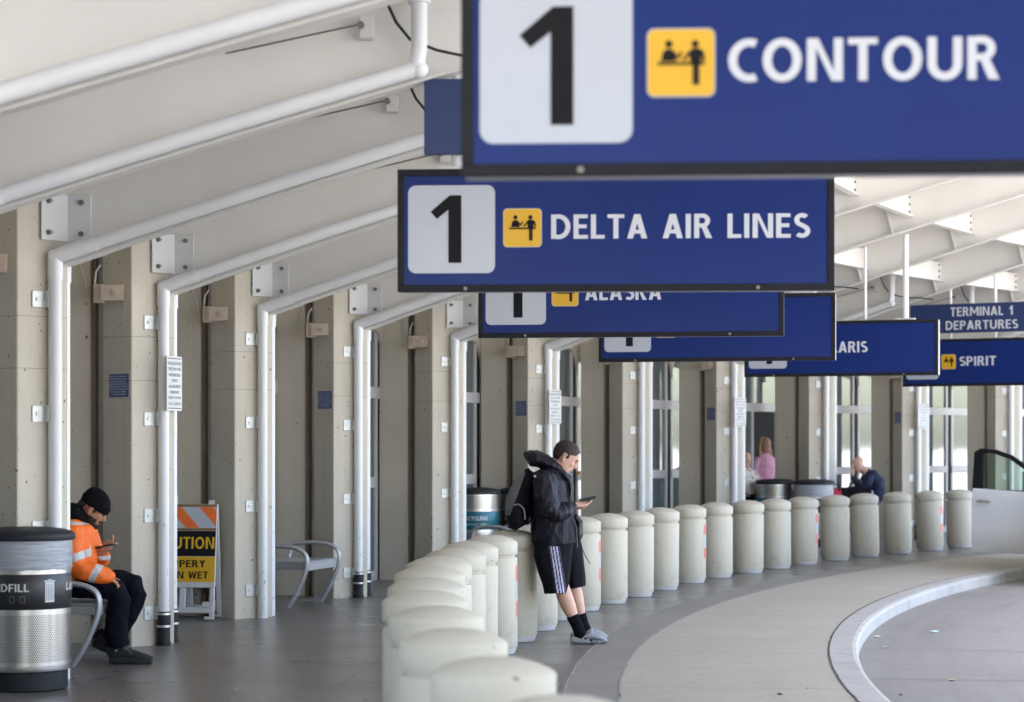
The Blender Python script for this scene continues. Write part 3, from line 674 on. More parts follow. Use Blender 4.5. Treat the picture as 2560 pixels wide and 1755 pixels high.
# ---------------------------------------------------------------- bins
def m_perf():
    t = NT('perforated_steel'); s = t.n('ShaderNodeSeparateXYZ', i_0=t.n('ShaderNodeTexCoord').outputs['Object'])
    a = t.math('MULTIPLY', t.math('ARCTAN2', s.outputs[1], s.outputs[0]), .305/.0145); row = t.math('DIVIDE', s.outputs[2], .0115)
    off = t.math('MULTIPLY', t.math('FLOORED_MODULO', t.math('FLOOR', row), 2.), .5)
    fx = t.math('SUBTRACT', t.math('FRACT', t.math('ADD', a, off)), .5); fz = t.math('SUBTRACT', t.math('FRACT', row), .5)
    d = t.math('SQRT', t.math('ADD', t.math('MULTIPLY', fx, fx), t.math('MULTIPLY', t.math('MULTIPLY', fz, fz), .64)))
    hole = t.math('LESS_THAN', d, .285); zone = t.math('MULTIPLY', t.math('GREATER_THAN', s.outputs[2], .20), t.math('LESS_THAN', s.outputs[2], .515))
    zone = t.math('MAXIMUM', zone, t.math('MULTIPLY', t.math('GREATER_THAN', s.outputs[2], .822), t.math('LESS_THAN', s.outputs[2], .99)))
    h = t.math('MULTIPLY', hole, zone)
    t.setp(Base_Color=t.mix(h, (.60, .58, .56), (.02, .02, .022)), Metallic=t.math('SUBTRACT', .92, t.math('MULTIPLY', h, .9)), Roughness=.30)
    n = t.noise(t.coords(scale=(20, 20, .4)), 2, 3); t.bump(n, .10, .01); return t.m
M_perf = m_perf()
def m_bag():
    t = NT('bin_liner'); n = t.noise(t.coords(scale=(2, 2, 30)), 2.5, 4); t.setp(Base_Color=t.mix(t.ramp(n, .3, .7), (.30, .32, .37), (.48, .50, .56)), Roughness=.3, Specular_IOR_Level=.6); t.bump(n, .7, .015); return t.m
M_bag = m_bag()
M_band_dark = plain('band_charcoal', (.028, .026, .030), .35, .3); M_band_teal = plain('band_teal', (.008, .12, .17), .35, .2); M_pale = plain('band_lettering', (.62, .62, .64), .4)
def wrap(mb, r, a0):       # flat lettering rolled onto the drum
    for i, v in enumerate(mb.v): a = R(-90)+(v.x/r)+a0; mb.v[i] = Vector(((r-v.y)*cos(a), (r-v.y)*sin(a), v.z))
    return mb
def subdivide_x(mb): return mb
def make_bin(kind, loc, label, rot=0, bag=True, lid=0):
    root = empty('litter_bin', loc, rot); tag(root, label, 'litter bin', 'round steel bins under the canopy')
    MB().lathe([(.27, 0), (.283, .01), (.283, .128), (.26, .14)], 48).build('base', M_rubber, root, smooth=True)
    MB().lathe([(.297, .135), (.300, .14), (.300, .168), (.305, .172), (.305, 1.03), (.29, 1.03)], 96).build('drum', M_perf, root, smooth=True)
    MB().lathe([(.3062, .552), (.3075, .554), (.3075, .786), (.3062, .788)], 96).build('band', M_band_dark if kind == 'LANDFILL' else M_band_teal, root, smooth=True)
    if bag: 
        b = MB(); n = 96; pr = [(.307, .815), (.312, .83), (.309, .86), (.312, .90), (.310, .95), (.311, 1.012)]
        vs = [((r+.0035*noise.noise(Vector((k*.5, z*30, 1))))*cos(2*pi*k/n), (r+.0035*noise.noise(Vector((k*.5, z*30, 1))))*sin(2*pi*k/n), z+(.012*noise.noise(Vector((k*.35, 0, 5))) if i == 0 else 0)) for i, (r, z) in enumerate(pr) for k in range(n)]
        b.add(vs, [(i*n+k, i*n+(k+1) % n, (i+1)*n+(k+1) % n, (i+1)*n+k) for i in range(len(pr)-1) for k in range(n)]).build('liner', M_bag, root, smooth=True)
    MB().lathe([(.30, 1.008), (.325, 1.01), (.331, 1.02), (.331, 1.05), (.322, 1.062), (.26, 1.082), (.16, 1.094), (.05, 1.098)], 64).build('lid', M_rubber, root, smooth=True)
    lt = MB()
    for q in range(3):
        off = R(120*q)
        if kind == 'LANDFILL':
            m = word(kind, .343, .053, cx=-.1565, cz=.700, y=0); wrap(m, .3085, off); lt.add(m.v, m.f)
            for x0, x1, z0, z1 in ((.125, .195, .600, .735), (.119, .201, .738, .746), (.145, .175, .749, .753)):
                n = 6; m = MB().add([(x0+(x1-x0)*i/n, 0, z) for z in (z0, z1) for i in range(n+1)], [(i, i+1, n+2+i, n+1+i) for i in range(n)]); wrap(m, .3085, off); lt.add(m.v, m.f)
            for x0 in (-.115, -.045):       # outlined recycling-style squares, faint
                for a, b_, c, d in ((x0, x0+.035, .600, .604), (x0, x0+.035, .640, .644), (x0, x0+.004, .604, .64), (x0+.031, x0+.035, .604, .64)):
                    m = MB().add([(a, 0, c), (b_, 0, c), (b_, 0, d), (a, 0, d)], [(0, 1, 2, 3)]); wrap(m, .3085, off); lt.add(m.v, m.f, None, 1)
        else:
            m = word(kind, .34, .053, cx=-.1, cz=.70, y=0); wrap(m, .3085, off); lt.add(m.v, m.f)
            m = text_mb('CANS  PLASTIC  PAPER', w=.30, h=.026, bold=.01, cx=-.1, cz=.62, y=0); wrap(m, .3085, off); lt.add(m.v, m.f)
    lt.build('lettering', [M_pale, plain('faint_grey', (.15, .15, .16), .5)], root)
    if kind == 'LANDFILL':
        gr = MB()
        for i in range(5): m = MB().add([(.135+.0115*i, 0, .612), (.1375+.0115*i, 0, .612), (.1375+.0115*i, 0, .725), (.135+.0115*i, 0, .725)], [(0, 1, 2, 3)]); wrap(m, .309, 0); gr.add(m.v, m.f)
        gr.build('bin_symbol_ribs', M_band_dark, root)
    return root
make_bin('LANDFILL', ((64-1280)*15.2/5600, 15.2, 0), 'large steel bin with LANDFILL band and grey liner in the left foreground', rot=R(13.5))
make_bin('RECYCLING', ((1189-1280)*29.4/5600, 29.4, 0), 'steel bin with teal band behind the leaning man, left of its pair', rot=R(18), bag=False)
make_bin('LANDFILL', ((1309-1280)*29.7/5600, 29.7, 0), 'steel bin mostly hidden behind the leaning man\'s backpack', rot=R(10), bag=False)
make_bin('RECYCLING', ((1939-1280)*36.9/5600, 36.9, 0), 'far steel bin with teal band below the woman in pink', rot=R(30), bag=False)
make_bin('LANDFILL', ((2036-1280)*36.5/5600, 36.5, 0), 'far steel bin with grey liner, right of the teal-banded one', rot=R(20))

# ---------------------------------------------------------------- benches
def make_bench():
    root = empty('bench')
    # frame profile in (x towards the road, z); foot front at x=0
    P = [(-.36, .50), (-.335, .585), (-.25, .615), (-.10, .625), (.05, .612), (.145, .575), (.185, .52), (.19, .45), (.170, .36), (.125, .25), (.06, .12), (-.012, .012)]
    for i, y in enumerate((0, 1.0)):
        SP = smooth_path([(x, y, z) for x, z in P]); f = MB().tube(SP, [(.021, .034)]*len(SP), 12, side=(0, 1, 0))
        f.prism([(-.21, 0), (.0, 0), (.0, .02), (-.06, .055), (-.14, .028), (-.21, .012)], y-.028, y+.028, plane='xz')
        f.tube([(-.36, y, .51), (-.36, y, .43)], (.014, .03), 8, side=(0, 1, 0))
        f.build('end_frame', M_alu, root, smooth=True)
    s = MB().box(-.40, .165, .03, .97, .455, .468); s.build('seat', M_alu, root, bevel=.004)
    MB().box(.150, .168, .03, .97, .375, .453).box(-.40, -.385, .03, .97, .395, .453).box(-.38, .148, .032, .06, .385, .452).box(-.38, .148, .94, .968, .385, .452).build('seat_frame', M_alu, root, bevel=.006)
    return root
bench = make_bench()
for i, (th, r, lab) in enumerate(((5.0, 39.88, 'grey metal bench with curved arm frames, under the seated man in orange'), (13.72, 39.86, 'empty grey metal bench with curved arm frames between columns'), (22.3, 39.6, 'grey metal bench arms showing behind the leaning man\'s bollard'))):
    o = bench if i == 0 else copy_tree(bench); o.location = pol(th, r); o.rotation_euler = (0, 0, -R(th+.7)); tag(o, lab, 'bench', 'grey metal benches between the columns')

# ---------------------------------------------------------------- caution barricade
def barricade():
    root = empty('caution_barricade', (-3.085, 21.2, 0), R(-4)); tag(root, 'white folding floor barricade with orange stripes and CAUTION SLIPPERY WHEN WET panels', 'barricade')
    pl = plain('barricade_plastic', (.56, .57, .58), .5, var=.04, bump=.05)
    w = .305
    def leaf(side):
        M = Matrix.Translation((0, side*.02, 1.08)) @ Matrix.Rotation(R(side*9), 4, 'X') @ Matrix.Translation((0, 0, -1.08))
        f = MB()
        y0, y1 = -.02, .02
        f.box(-w, w, y0, y1, .30, 1.09, M); f.box(-w, -w+.045, y0, y1, .03, .30, M); f.box(w-.045, w, y0, y1, .03, .30, M)
        for x in (-.085, .0, .085): pass
        f.box(-.03, .03, y0, y1, .10, .30, M); f.box(-w+.045, w-.045, y0, y1, .06, .115, M)
        f.box(w-.115, w-.045, y0, y1, .115, .17, M); f.box(-w+.045, -w+.115, y0, y1, .115, .17, M)
        f.box(-w, -w+.09, y0, y1, 0, .03, M); f.box(w-.09, w, y0, y1, 0, .03, M)
        return f.build('front_leaf' if side < 0 else 'rear_leaf', pl, root, bevel=.008)
    a = leaf(-1); leaf(1)
    M = Matrix.Translation((0, -.02, 1.08)) @ Matrix.Rotation(R(-9), 4, 'X') @ Matrix.Translation((0, 0, -1.08))
    MB().box(-.26, -.235, -.012, .012, 1.09, 1.15, M).box(-.10, -.075, -.012, .012, 1.09, 1.15, M).box(-.26, -.075, -.0125, .0125, 1.15, 1.175, M).box(.22, .275, -.012, .012, 1.09, 1.13, M).build('handle', pl, root, bevel=.005)
    st = MB(); org = 1
    z0, z1 = .865, 1.06; st.add([(-w, -.0225, z0), (w, -.0225, z0), (w, -.0225, z1), (-w, -.0225, z1)], [(0, 1, 2, 3)], M, 0)
    for c in (-.33, -.03, .27, .57):      # stripes fall to the right
        poly = [(c-.13, z1), (c, z1), (c+.175, z0), (c+.045, z0)]
        out = []
        for x, z in poly: out.append((x, z))
        def clip(pl_, s, lim):
            o = []
            for i in range(len(pl_)):
                a_, b_ = pl_[i], pl_[(i+1) % len(pl_)]; ia, ib = s*(a_[0]-lim) <= 0, s*(b_[0]-lim) <= 0
                if ia: o.append(a_)
                if ia != ib: t = (lim-a_[0])/(b_[0]-a_[0]); o.append((lim, a_[1]+(b_[1]-a_[1])*t))
            return o
        out = clip(out, 1, w); out = clip(out, -1, -w) if out else out
        if len(out) > 2: st.add([(x, -.0235, z) for x, z in out], [tuple(range(len(out)))], M, 1)
    st.build('striped_board', [M_white, plain('reflective_orange', (.80, .16, .03), .35)], root)
    b = MB().box(-w+.003, w-.003, -.0245, -.02, .597, .835, M).build('caution_panel', M_ink, root)
    word('CAUTION', .56, .112, cx=.012, cz=.722, y=-.026).build('lettering', M_yellow, b, M=M)
    y = MB().box(-w+.003, w-.003, -.0245, -.02, .353, .592, M).build('slippery_panel', M_yellow, root)
    t = word('SLIPPERY', .45, .068, cx=-.012, cz=.525, y=-.026); t2 = word('WHEN WET', .50, .068, cx=-.008, cz=.418, y=-.026); t.add(t2.v, t2.f)
    t.build('lettering', M_ink, y, M=M)
    MB().box(-w, w, -.024, -.02, .838, .862, M).box(-w, w, -.024, -.02, 1.063, 1.088, M).build('trim', plain('brown_edge', (.22, .13, .06), .6), root)
barricade()
# ---------------------------------------------------------------- people
M_skin1 = plain('skin_light', (.58, .34, .26), .5, var=.10, sc=14); M_skin2 = plain('skin_tan', (.44, .21, .135), .5, var=.12, sc=14)
M_hair = plain('dark_brown_hair', (.020, .012, .009), .7, var=.3, sc=60); M_hairb = plain('black_hair', (.010, .009, .009), .7, var=.3, sc=60)
M_nylon = plain('black_nylon', (.008, .008, .015), .5, var=.2, sc=8, spec=.22, bump=.45, bsc=14); M_knit = plain('black_knit', (.006, .006, .008), .9, spec=.1, var=.3, sc=90, bump=.3, bsc=160)
M_trouser = plain('dark_trouser', (.006, .006, .012), .85, spec=.1, var=.25, sc=30); M_greyt = plain('grey_trim', (.12, .12, .13), .7)
M_clog = plain('grey_foam', (.25, .27, .30), .55, var=.04); M_orange = plain('hi_vis_orange', (.88, .155, .008), .6, var=.06, sc=10); M_refl = plain('reflective_band', (.50, .50, .50), .4, var=.05)
M_phone = plain('phone_black', (.012, .012, .014), .25); M_silver = plain('phone_silver', (.55, .55, .58), .3, .5)
M_stripe = plain('lilac_stripe', (.42, .42, .60), .7); M_sole = plain('shoe_sole', (.05, .055, .065), .7); M_lace = plain('lace_grey', (.16, .16, .16), .7)
def frame_of(C, pitch, yaw=0):       # columns: forward, left, up
    return Matrix.Translation(C) @ Matrix.Rotation(yaw, 4, 'Z') @ Matrix.Rotation(R(pitch), 4, 'Y')
HEAD = [(-.122, .060, .022, .022), (-.110, .050, .046, .042), (-.085, .034, .066, .056), (-.055, .016, .082, .065), (-.025, .003, .095, .071), (.005, -.003, .101, .076), (.035, -.006, .103, .078), (.065, -.008, .095, .073), (.09, -.010, .076, .058), (.108, -.011, .048, .037), (.116, -.011, .018, .015)]
def head(mb, F, grow=0, rows=HEAD):
    n = 20; vs = []; fs = []
    for h, cx, rx, ry in rows:
        for k in range(n):
            q = 2*pi*k/n; vs.append((cx+(rx+grow)*cos(q), (ry+grow)*sin(q), h+grow*h/.12))
    for i in range(len(rows)-1):
        for k in range(n): fs.append((i*n+k, i*n+(k+1) % n, (i+1)*n+(k+1) % n, (i+1)*n+k))
    fs += [tuple(range(n))[::-1], tuple(range((len(rows)-1)*n, len(rows)*n))]
    mb.add(vs, fs, F)
def face(mb, F):
    mb.tube([(.090, 0, .022), (.104, 0, .0), (.116, 0, -.022), (.098, 0, -.034)], [.008, .011, .014, .012], 8, M=F)      # nose
    mb.ball((.099, 0, -.053), .012, .024, .008, 10, M=F).ball((.095, 0, -.069), .012, .021, .008, 10, M=F)                 # lips
    mb.ball((.070, 0, -.102), .030, .026, .020, 12, M=F)                                                                      # chin
    mb.ball((.090, .028, .028), .012, .026, .009, 10, M=F).ball((.090, -.028, .028), .012, .026, .009, 10, M=F)             # brow
    mb.ball((.066, .034, -.022), .024, .026, .030, 12, M=F).ball((.066, -.034, -.022), .024, .026, .030, 12, M=F)             # cheeks
    for s in (-1, 1): mb.tube([(.004, s*.074, -.05), (-.004, s*.083, -.038), (-.014, s*.090, -.018), (-.012, s*.092, .004), (.004, s*.088, .012), (.012, s*.080, .002)], [.009, .010, .010, .010, .010, .009], 8, M=F).ball((.0, s*.078, -.018), .012, .010, .024, 8, M=F)
def hand(mb, P, fwd, up, side, curl=.6, s=1., thumb_up=1):
    """P wrist; fwd along the palm, up = back-of-hand normal, side = towards the thumb"""
    f, u, d = Vector(fwd).normalized(), Vector(up).normalized(), Vector(side).normalized()
    mb.tube([P-f*.03*s, P+f*.02*s, P+f*.055*s, P+f*.092*s], [(.019*s, .026*s), (.017*s, .034*s), (.016*s, .041*s), (.012*s, .038*s)], 12, side=d)
    for i, ln in enumerate((.068, .078, .072, .056)):
        b = P+f*(.088 if i < 3 else .078)*s+d*(.031-.0205*i)*s; pts = [b]; a = curl*.35
        for q in range(3):
            v = f*cos(a)-u*sin(a); pts.append(pts[-1]+v*ln*s*(.46, .30, .24)[q]); a += curl*.75
        mb.tube([pts[0]-f*.012*s]+pts, [.0092*s, .0092*s, .0088*s, .0082*s, .0068*s], 8)
    b = P+f*.022*s+d*.026*s; v = (f*.62+d*.62+u*.35*thumb_up).normalized()
    mb.tube([b-v*.01*s, b+v*.032*s, b+v*.032*s+(v+f*.7).normalized()*.030*s, b+v*.032*s+(v+f*.7).normalized()*.030*s+(f+v*.3).normalized()*.022*s], [.0125*s, .0115*s, .0100*s, .0075*s], 8)
def shell(src, pred, off, name, mat, parent, noise_amp=0):
    """a thin layer lifted off those faces of src that pred(centre) picks"""
    me = src.data; keep = [p for p in me.polygons if pred(p.center)]
    mp = {}; vs = []; fs = []
    for p in keep:
        f = []
        for i in p.vertices:
            if i not in mp:
                v = me.vertices[i]; mp[i] = len(vs); vs.append(v.co+v.normal*(off+noise_amp*noise.noise(v.co*60)))
            f.append(mp[i])
        fs.append(tuple(f))
    mb = MB(); mb.add(vs, fs); o = mb.build(name, mat, parent, smooth='all'); s = o.modifiers.new('t', 'SOLIDIFY'); s.thickness = off+.004; s.offset = -1; return o
def cloth(mb, name, mats, parent, vox=.008, relax=3, amp=.006, sc=9, stretch=(1, 1, 1), classify=None, seed=0):
    o = mb.build(name, mats, parent, smooth='all', remesh=vox, relax=relax); me = o.data
    offs = []
    for v in me.vertices:
        q = Vector((v.co.x*stretch[0], v.co.y*stretch[1], v.co.z*stretch[2]))
        f = noise.noise(q*sc+Vector((seed, 0, 0))); g = noise.noise(q*sc*2.3+Vector((seed, 5, 0)))
        offs.append(v.co+v.normal*amp*((1-2.2*abs(f))*.8+g*.6))
    for v, c in zip(me.vertices, offs): v.co = c
    me.update()
    if classify:
        for p in me.polygons: p.material_index = classify(p.center)
    return o

# ---- man leaning on the bollard
def man_black():
    root = empty('person', ((1388.3-1280)/299.1, 18.72, 0)); tag(root, 'man in black jacket, striped shorts and grey clogs leaning on a bollard', 'person')
    root.scale = (1.07, 1.10, 1)
    P = lambda u, v, y=0: Vector(((u-500)/794, y, (1487-v)/794))
    b = MB(); F = frame_of(P(562, 250), 39, R(4)) @ Matrix.Scale(1.06, 4); head(b, F); face(b, F)
    b.tube([P(470, 360), P(500, 315), P(528, 290), P(548, 262)], [.085, .066, .060, .058], 14)
    b.tube([P(500, 850), P(490, 740), P(470, 600), P(465, 480), P(455, 400), P(470, 350)], [(.11, .14), (.10, .13), (.10, .13), (.10, .15), (.085, .16), (.06, .08)], 16, side=(0, 1, 0))
    # legs
    b.tube([P(480, 860, -.09), P(505, 1000, -.10), P(540, 1120, -.11), P(558, 1180, -.11), P(578, 1235, -.11), P(604, 1300, -.11), P(634, 1370, -.11), P(652, 1425, -.11), P(662, 1450, -.11)], [.085, .075, .060, .064, .060, .046, .038, .040, .036], 14)
    b.tube([P(530, 860, .09), P(580, 1000, .09), P(612, 1100, .09), P(628, 1170, .09), P(640, 1230, .09), P(656, 1300, .09), P(676, 1370, .09), P(690, 1420, .09), P(700, 1450, .09)], [.085, .072, .056, .058, .055, .042, .036, .038, .036], 14)
    for y, o in ((-.11, 0), (.09, 38)): b.tube([P(630+o, 1455, y), P(700+o, 1462, y), P(780+o, 1470, y)], [(.015, .02), (.015, .025), (.01, .02)], 10, side=(0, 1, 0))
    # arms
    b.tube([P(440, 410, -.17), P(455, 520, -.22), P(490, 625, -.24), P(550, 600, -.19), P(607, 575, -.12)], [.055, .05, .042, .036, .028], 12)
    b.tube([P(450, 410, .17), P(465, 520, .21), P(500, 620, .22), P(560, 605, .14), P(612, 590, .03)], [.055, .05, .042, .036, .028], 12)
    hand(b, P(612, 572, -.115), (.93, .30, .10), (.15, -.1, -1), (0.1, .9, .45), .35, .98, thumb_up=-1)
    hand(b, P(612, 592, .03), (.90, -.35, .05), (.1, .1, -1), (.1, -.9, .3), .7, .92, thumb_up=-1)
    body = b.build('body', M_skin1, root, smooth='all', remesh=.0055, relax=2)
    Fi = F.inverted()
    def hairy(c):
        q = Fi @ c
        if q.z < -.06 or abs(q.x) > .13 or abs(q.y) > .12: return False
        lim = .060+(.0 if abs(q.y) < .04 else -.004)
        if q.x > lim: return q.z > .082
        if q.x > .018: return q.z > .030+.5*max(0, q.x-.02)
        if q.x > .004 and abs(q.y) > .05: return q.z > -.012
        if q.x > -.03: return q.z > .020
        return q.z > -.062
    shell(body, hairy, .006, 'hair', M_hair, root, .003)
    e = MB(); br = MB()
    for s in (-1, 1): e.ball((.0915, s*.031, .009), .006, .012, .0035, 8, M=F); br.tube([(.099, s*.012, .027), (.101, s*.03, .033), (.088, s*.05, .028)], .0035, 6, M=F)
    e.build('eyes', M_ink, root); br.build('eyebrows', M_hair, root)
    # jacket
    j = MB()
    j.tube([P(500, 330), P(478, 370), P(470, 410), P(470, 480), P(473, 560), P(478, 640), P(492, 720), P(500, 790), P(508, 840)], [(.065, .085), (.105, .155), (.135, .19), (.152, .195), (.160, .19), (.168, .185), (.180, .19), (.180, .20), (.168, .20)], 24, side=(0, 1, 0))
    j.tube([P(440, 385, -.15), P(432, 420, -.19), P(437, 510, -.235), P(470, 610, -.255), P(500, 628, -.25), P(545, 610, -.21), P(590, 588, -.155), P(608, 580, -.135)], [.080, .092, .086, .080, .076, .068, .054, .042], 16)
    j.tube([P(445, 385, .15), P(440, 430, .20), P(450, 510, .24), P(480, 610, .25), P(520, 625, .23), P(580, 600, .12), P(608, 592, .06)], [.080, .092, .086, .080, .074, .056, .042], 16)
    j.tube([P(620, 645, .02), P(645, 690, .02), P(645, 770, .02), P(640, 830, .02)], [(.018, .10), (.030, .13), (.030, .13), (.016, .12)], 10, side=(0, 1, 0))
    j.tube([P(515, 335, 0), P(550, 370, 0), P(578, 400, 0), P(592, 450, 0), P(592, 560, 0)], [(.028, .11), (.030, .12), (.030, .11), (.026, .10), (.02, .10)], 12, side=(0, 1, 0))
    j.tube([P(308, 230), P(335, 240), P(365, 262), P(420, 280), P(480, 308), P(530, 338)], [(.012, .05), (.040, .10), (.070, .13), (.062, .14), (.052, .13), (.034, .10)], 14, side=(0, 1, 0))
    pass
    jk = cloth(j, 'jacket', M_nylon, root, .0065, 3, .0075, 12, (1.5, 1, .6))
    MB().tube([P(560, 345, -.095), P(590, 410, -.10), P(598, 480, -.10), P(588, 560, -.11), P(604, 640, -.11), P(628, 720, -.14), P(634, 850, -.14)], .004, 6).build('zip', M_greyt, root)
    lg = MB()
    q0 = P(372, 380); near_ = [v.co.y for v in jk.data.vertices if abs(v.co.x-q0.x) < .018 and abs(v.co.z-q0.z) < .018]; yy = min(near_)-.003
    for q in range(3):
        lg.tube([(q0.x-.010+(.004+.0062*q)*cos(R(a)), yy, q0.z-.008+(.005+.0062*q)*sin(R(a))) for a in range(0, 91, 15)], .0024, 5)
    # the small white chest mark is three nested quarter arcs, sitting on the shoulder fabric
    # (placed on the surface of the pack strap below)
    lg.build('white_mark', M_text, root)
    # shorts
    s = MB()
    s.tube([P(500, 770, -.03), P(488, 830, -.07), P(485, 900, -.09), P(492, 1000, -.10), P(500, 1080, -.11), P(503, 1152, -.115)], [(.15, .14), (.155, .12), (.148, .115), (.128, .115), (.105, .11), (.088, .105)], 20, side=(0, 1, 0))
    s.tube([P(530, 770, .03), P(550, 830, .07), P(578, 900, .09), P(605, 1000, .09), P(622, 1060, .09), P(634, 1122, .09)], [(.14, .14), (.14, .12), (.120, .11), (.098, .105), (.082, .10), (.070, .10)], 20, side=(0, 1, 0))
    def cls(c):
        if c.y > -.13: return 0
        v = 1487-c.z*794; u = 500+c.x*794; line = 462+(v-840)*.145
        w = u-line
        if v < 840: return 0
        for a in (3, 21, 39):
            if a <= w < a+9: return 1
        return 2 if -8 < w < 62 else 0
    cloth(s, 'shorts', [plain('shorts_black', (.007, .009, .012), .85, var=.2, spec=.12), M_stripe, plain('shorts_side', (.028, .027, .04), .8)], root, .006, 3, .006, 6, (1.8, 1.2, .5), cls, 3)
    for y, o, v0 in ((-.11, 0, 1300), (.09, 40, 1303)):
        pts = [P(603+o*1.25, v0, y), P(634+o, 1370, y), P(652+o, 1420, y), P(668+o, 1452, y), P(720+o, 1466, y)]
        MB().tube(pts, [(.050, .05), (.046, .046), (.048, .046), (.046, .043), (.03, .038)], 16, side=(0, 1, 0)).build('sock', M_knit, root, smooth='all')
    for y, o, dv in ((-.11, 0, 0), (.09, 8, -8)):
        c = MB(); Q = lambda u, v: P(u+o, v+dv, y)
        c.tube([Q(592, 1466), Q(640, 1474), Q(700, 1475), Q(760, 1475), Q(812, 1472)], [(.016, .036), (.016, .042), (.016, .048), (.016, .054), (.014, .038)], 14, side=(0, 1, 0))
        c.tube([Q(590, 1462), Q(598, 1450), Q(625, 1452), Q(660, 1455)], [(.008, .03), (.022, .040), (.02, .043), (.016, .044)], 12, side=(0, 1, 0))
        c.tube([Q(690, 1440), Q(712, 1432), Q(740, 1436), Q(775, 1446), Q(803, 1458), Q(818, 1468)], [(.030, .050), (.036, .054), (.034, .056), (.028, .054), (.018, .044), (.008, .026)], 14, side=(0, 1, 0))
        c.tube([Q(610, 1464), Q(660, 1464), Q(705, 1462)], [(.018, .042), (.020, .045), (.024, .05)], 12, side=(0, 1, 0))
        c.tube([Q(655, 1458), Q(690, 1428), Q(722, 1404)], [(.012, .05), (.014, .052), (.010, .046)], 10, side=(0, 1, 0))
        cl = cloth(c, 'clog', M_clog, root, .006, 3, .0, 5)
        h = MB()
        for u in (722, 752, 784, 809): h.ball(Q(u, 1471)+Vector((0, -.054 if u < 800 else -.045, 0)), .0075, .006, .005, 8)
        for u, v in ((728, 1437), (746, 1438), (764, 1443), (735, 1452), (757, 1455), (778, 1458)): h.ball(Q(u, v)+Vector((0, -.040, 0)), .005, .006, .005, 8)
        h.build('vent_holes', M_ink, cl)
    MB().tube([P(645, 820, -.08), P(668, 870, -.10), P(690, 920, -.10), P(713, 958, -.10)], .0035, 6).build('drawcord', M_ink, root, smooth=True)
    # phone and pack are things of their own
    o = MB().box(-.070, .070, -.036, .036, -.0085, .0085).build('phone', M_phone, None, bevel=.004)
    o.location = Vector(root.location)+P(711, 534, -.06); o.rotation_euler = (R(-12), R(-11), R(6)); tag(o, 'black phone held by the leaning man in the black jacket', 'phone')
    MB().box(-.064, .064, -.032, .032, .0085, .0092).build('screen', plain('phone_screen', (.03, .035, .045), .08), o)
    pk = empty('backpack', Vector(root.location)+P(243, 640)); tag(pk, 'black and grey backpack resting on a bollard, worn by the leaning man', 'backpack')
    off = P(250, 640); Q = lambda u, v, y=0: P(u, v, y)-off
    m = MB(); m.tube([Q(355, 352), Q(318, 410), Q(285, 480), Q(262, 560), Q(255, 640), Q(262, 700), Q(275, 722)], [(.035, .08), (.080, .12), (.098, .14), (.108, .15), (.105, .15), (.085, .14), (.05, .11)], 20, side=(0, 1, 0))
    m.tube([Q(225, 570), Q(222, 640), Q(235, 700)], [(.04, .11), (.06, .125), (.045, .11)], 14, side=(0, 1, 0))
    cloth(m, 'bag', M_fabric_black, pk, .0075, 4, .006, 7, (1, 1, 1), lambda c: 1 if (c.x < -.055+.36*(c.z) and c.z > .0 and c.x > -.135+.36*c.z and c.y < .02) else 0, 4).data.materials.append(M_greyt)
    SP = smooth_path([Q(232, 572, -.155), Q(262, 566, -.162), Q(292, 590, -.160), Q(303, 625, -.156), Q(305, 665, -.150)]); MB().tube(SP, .0065, 8).build('pocket_trim', plain('pale_trim', (.22, .22, .23), .6), pk, smooth=True)
    MB().tube([Q(310, 350, -.06), Q(332, 340, -.08)], (.02, .035) if False else .018, 8).build('grab_loop', M_fabric_black, pk)
    st = MB()
    for s in (-1, 1):
        st.tube([Q(345, 375, s*.10), Q(400, 345, s*.13), Q(455, 350, s*.14), Q(515, 385, s*.15), Q(545, 440, s*.15), Q(545, 520, s*.155)], [(.007, .026)]*6, 10, side=(0, 1, 0))
        st.tube([Q(320, 700, s*.14), Q(380, 640, s*.20), Q(420, 600, s*.22)], [(.005, .014)]*3, 8, side=(0, 1, 0))
    st.build('straps', M_fabric_black, pk, smooth=True)
    return root
man_black()

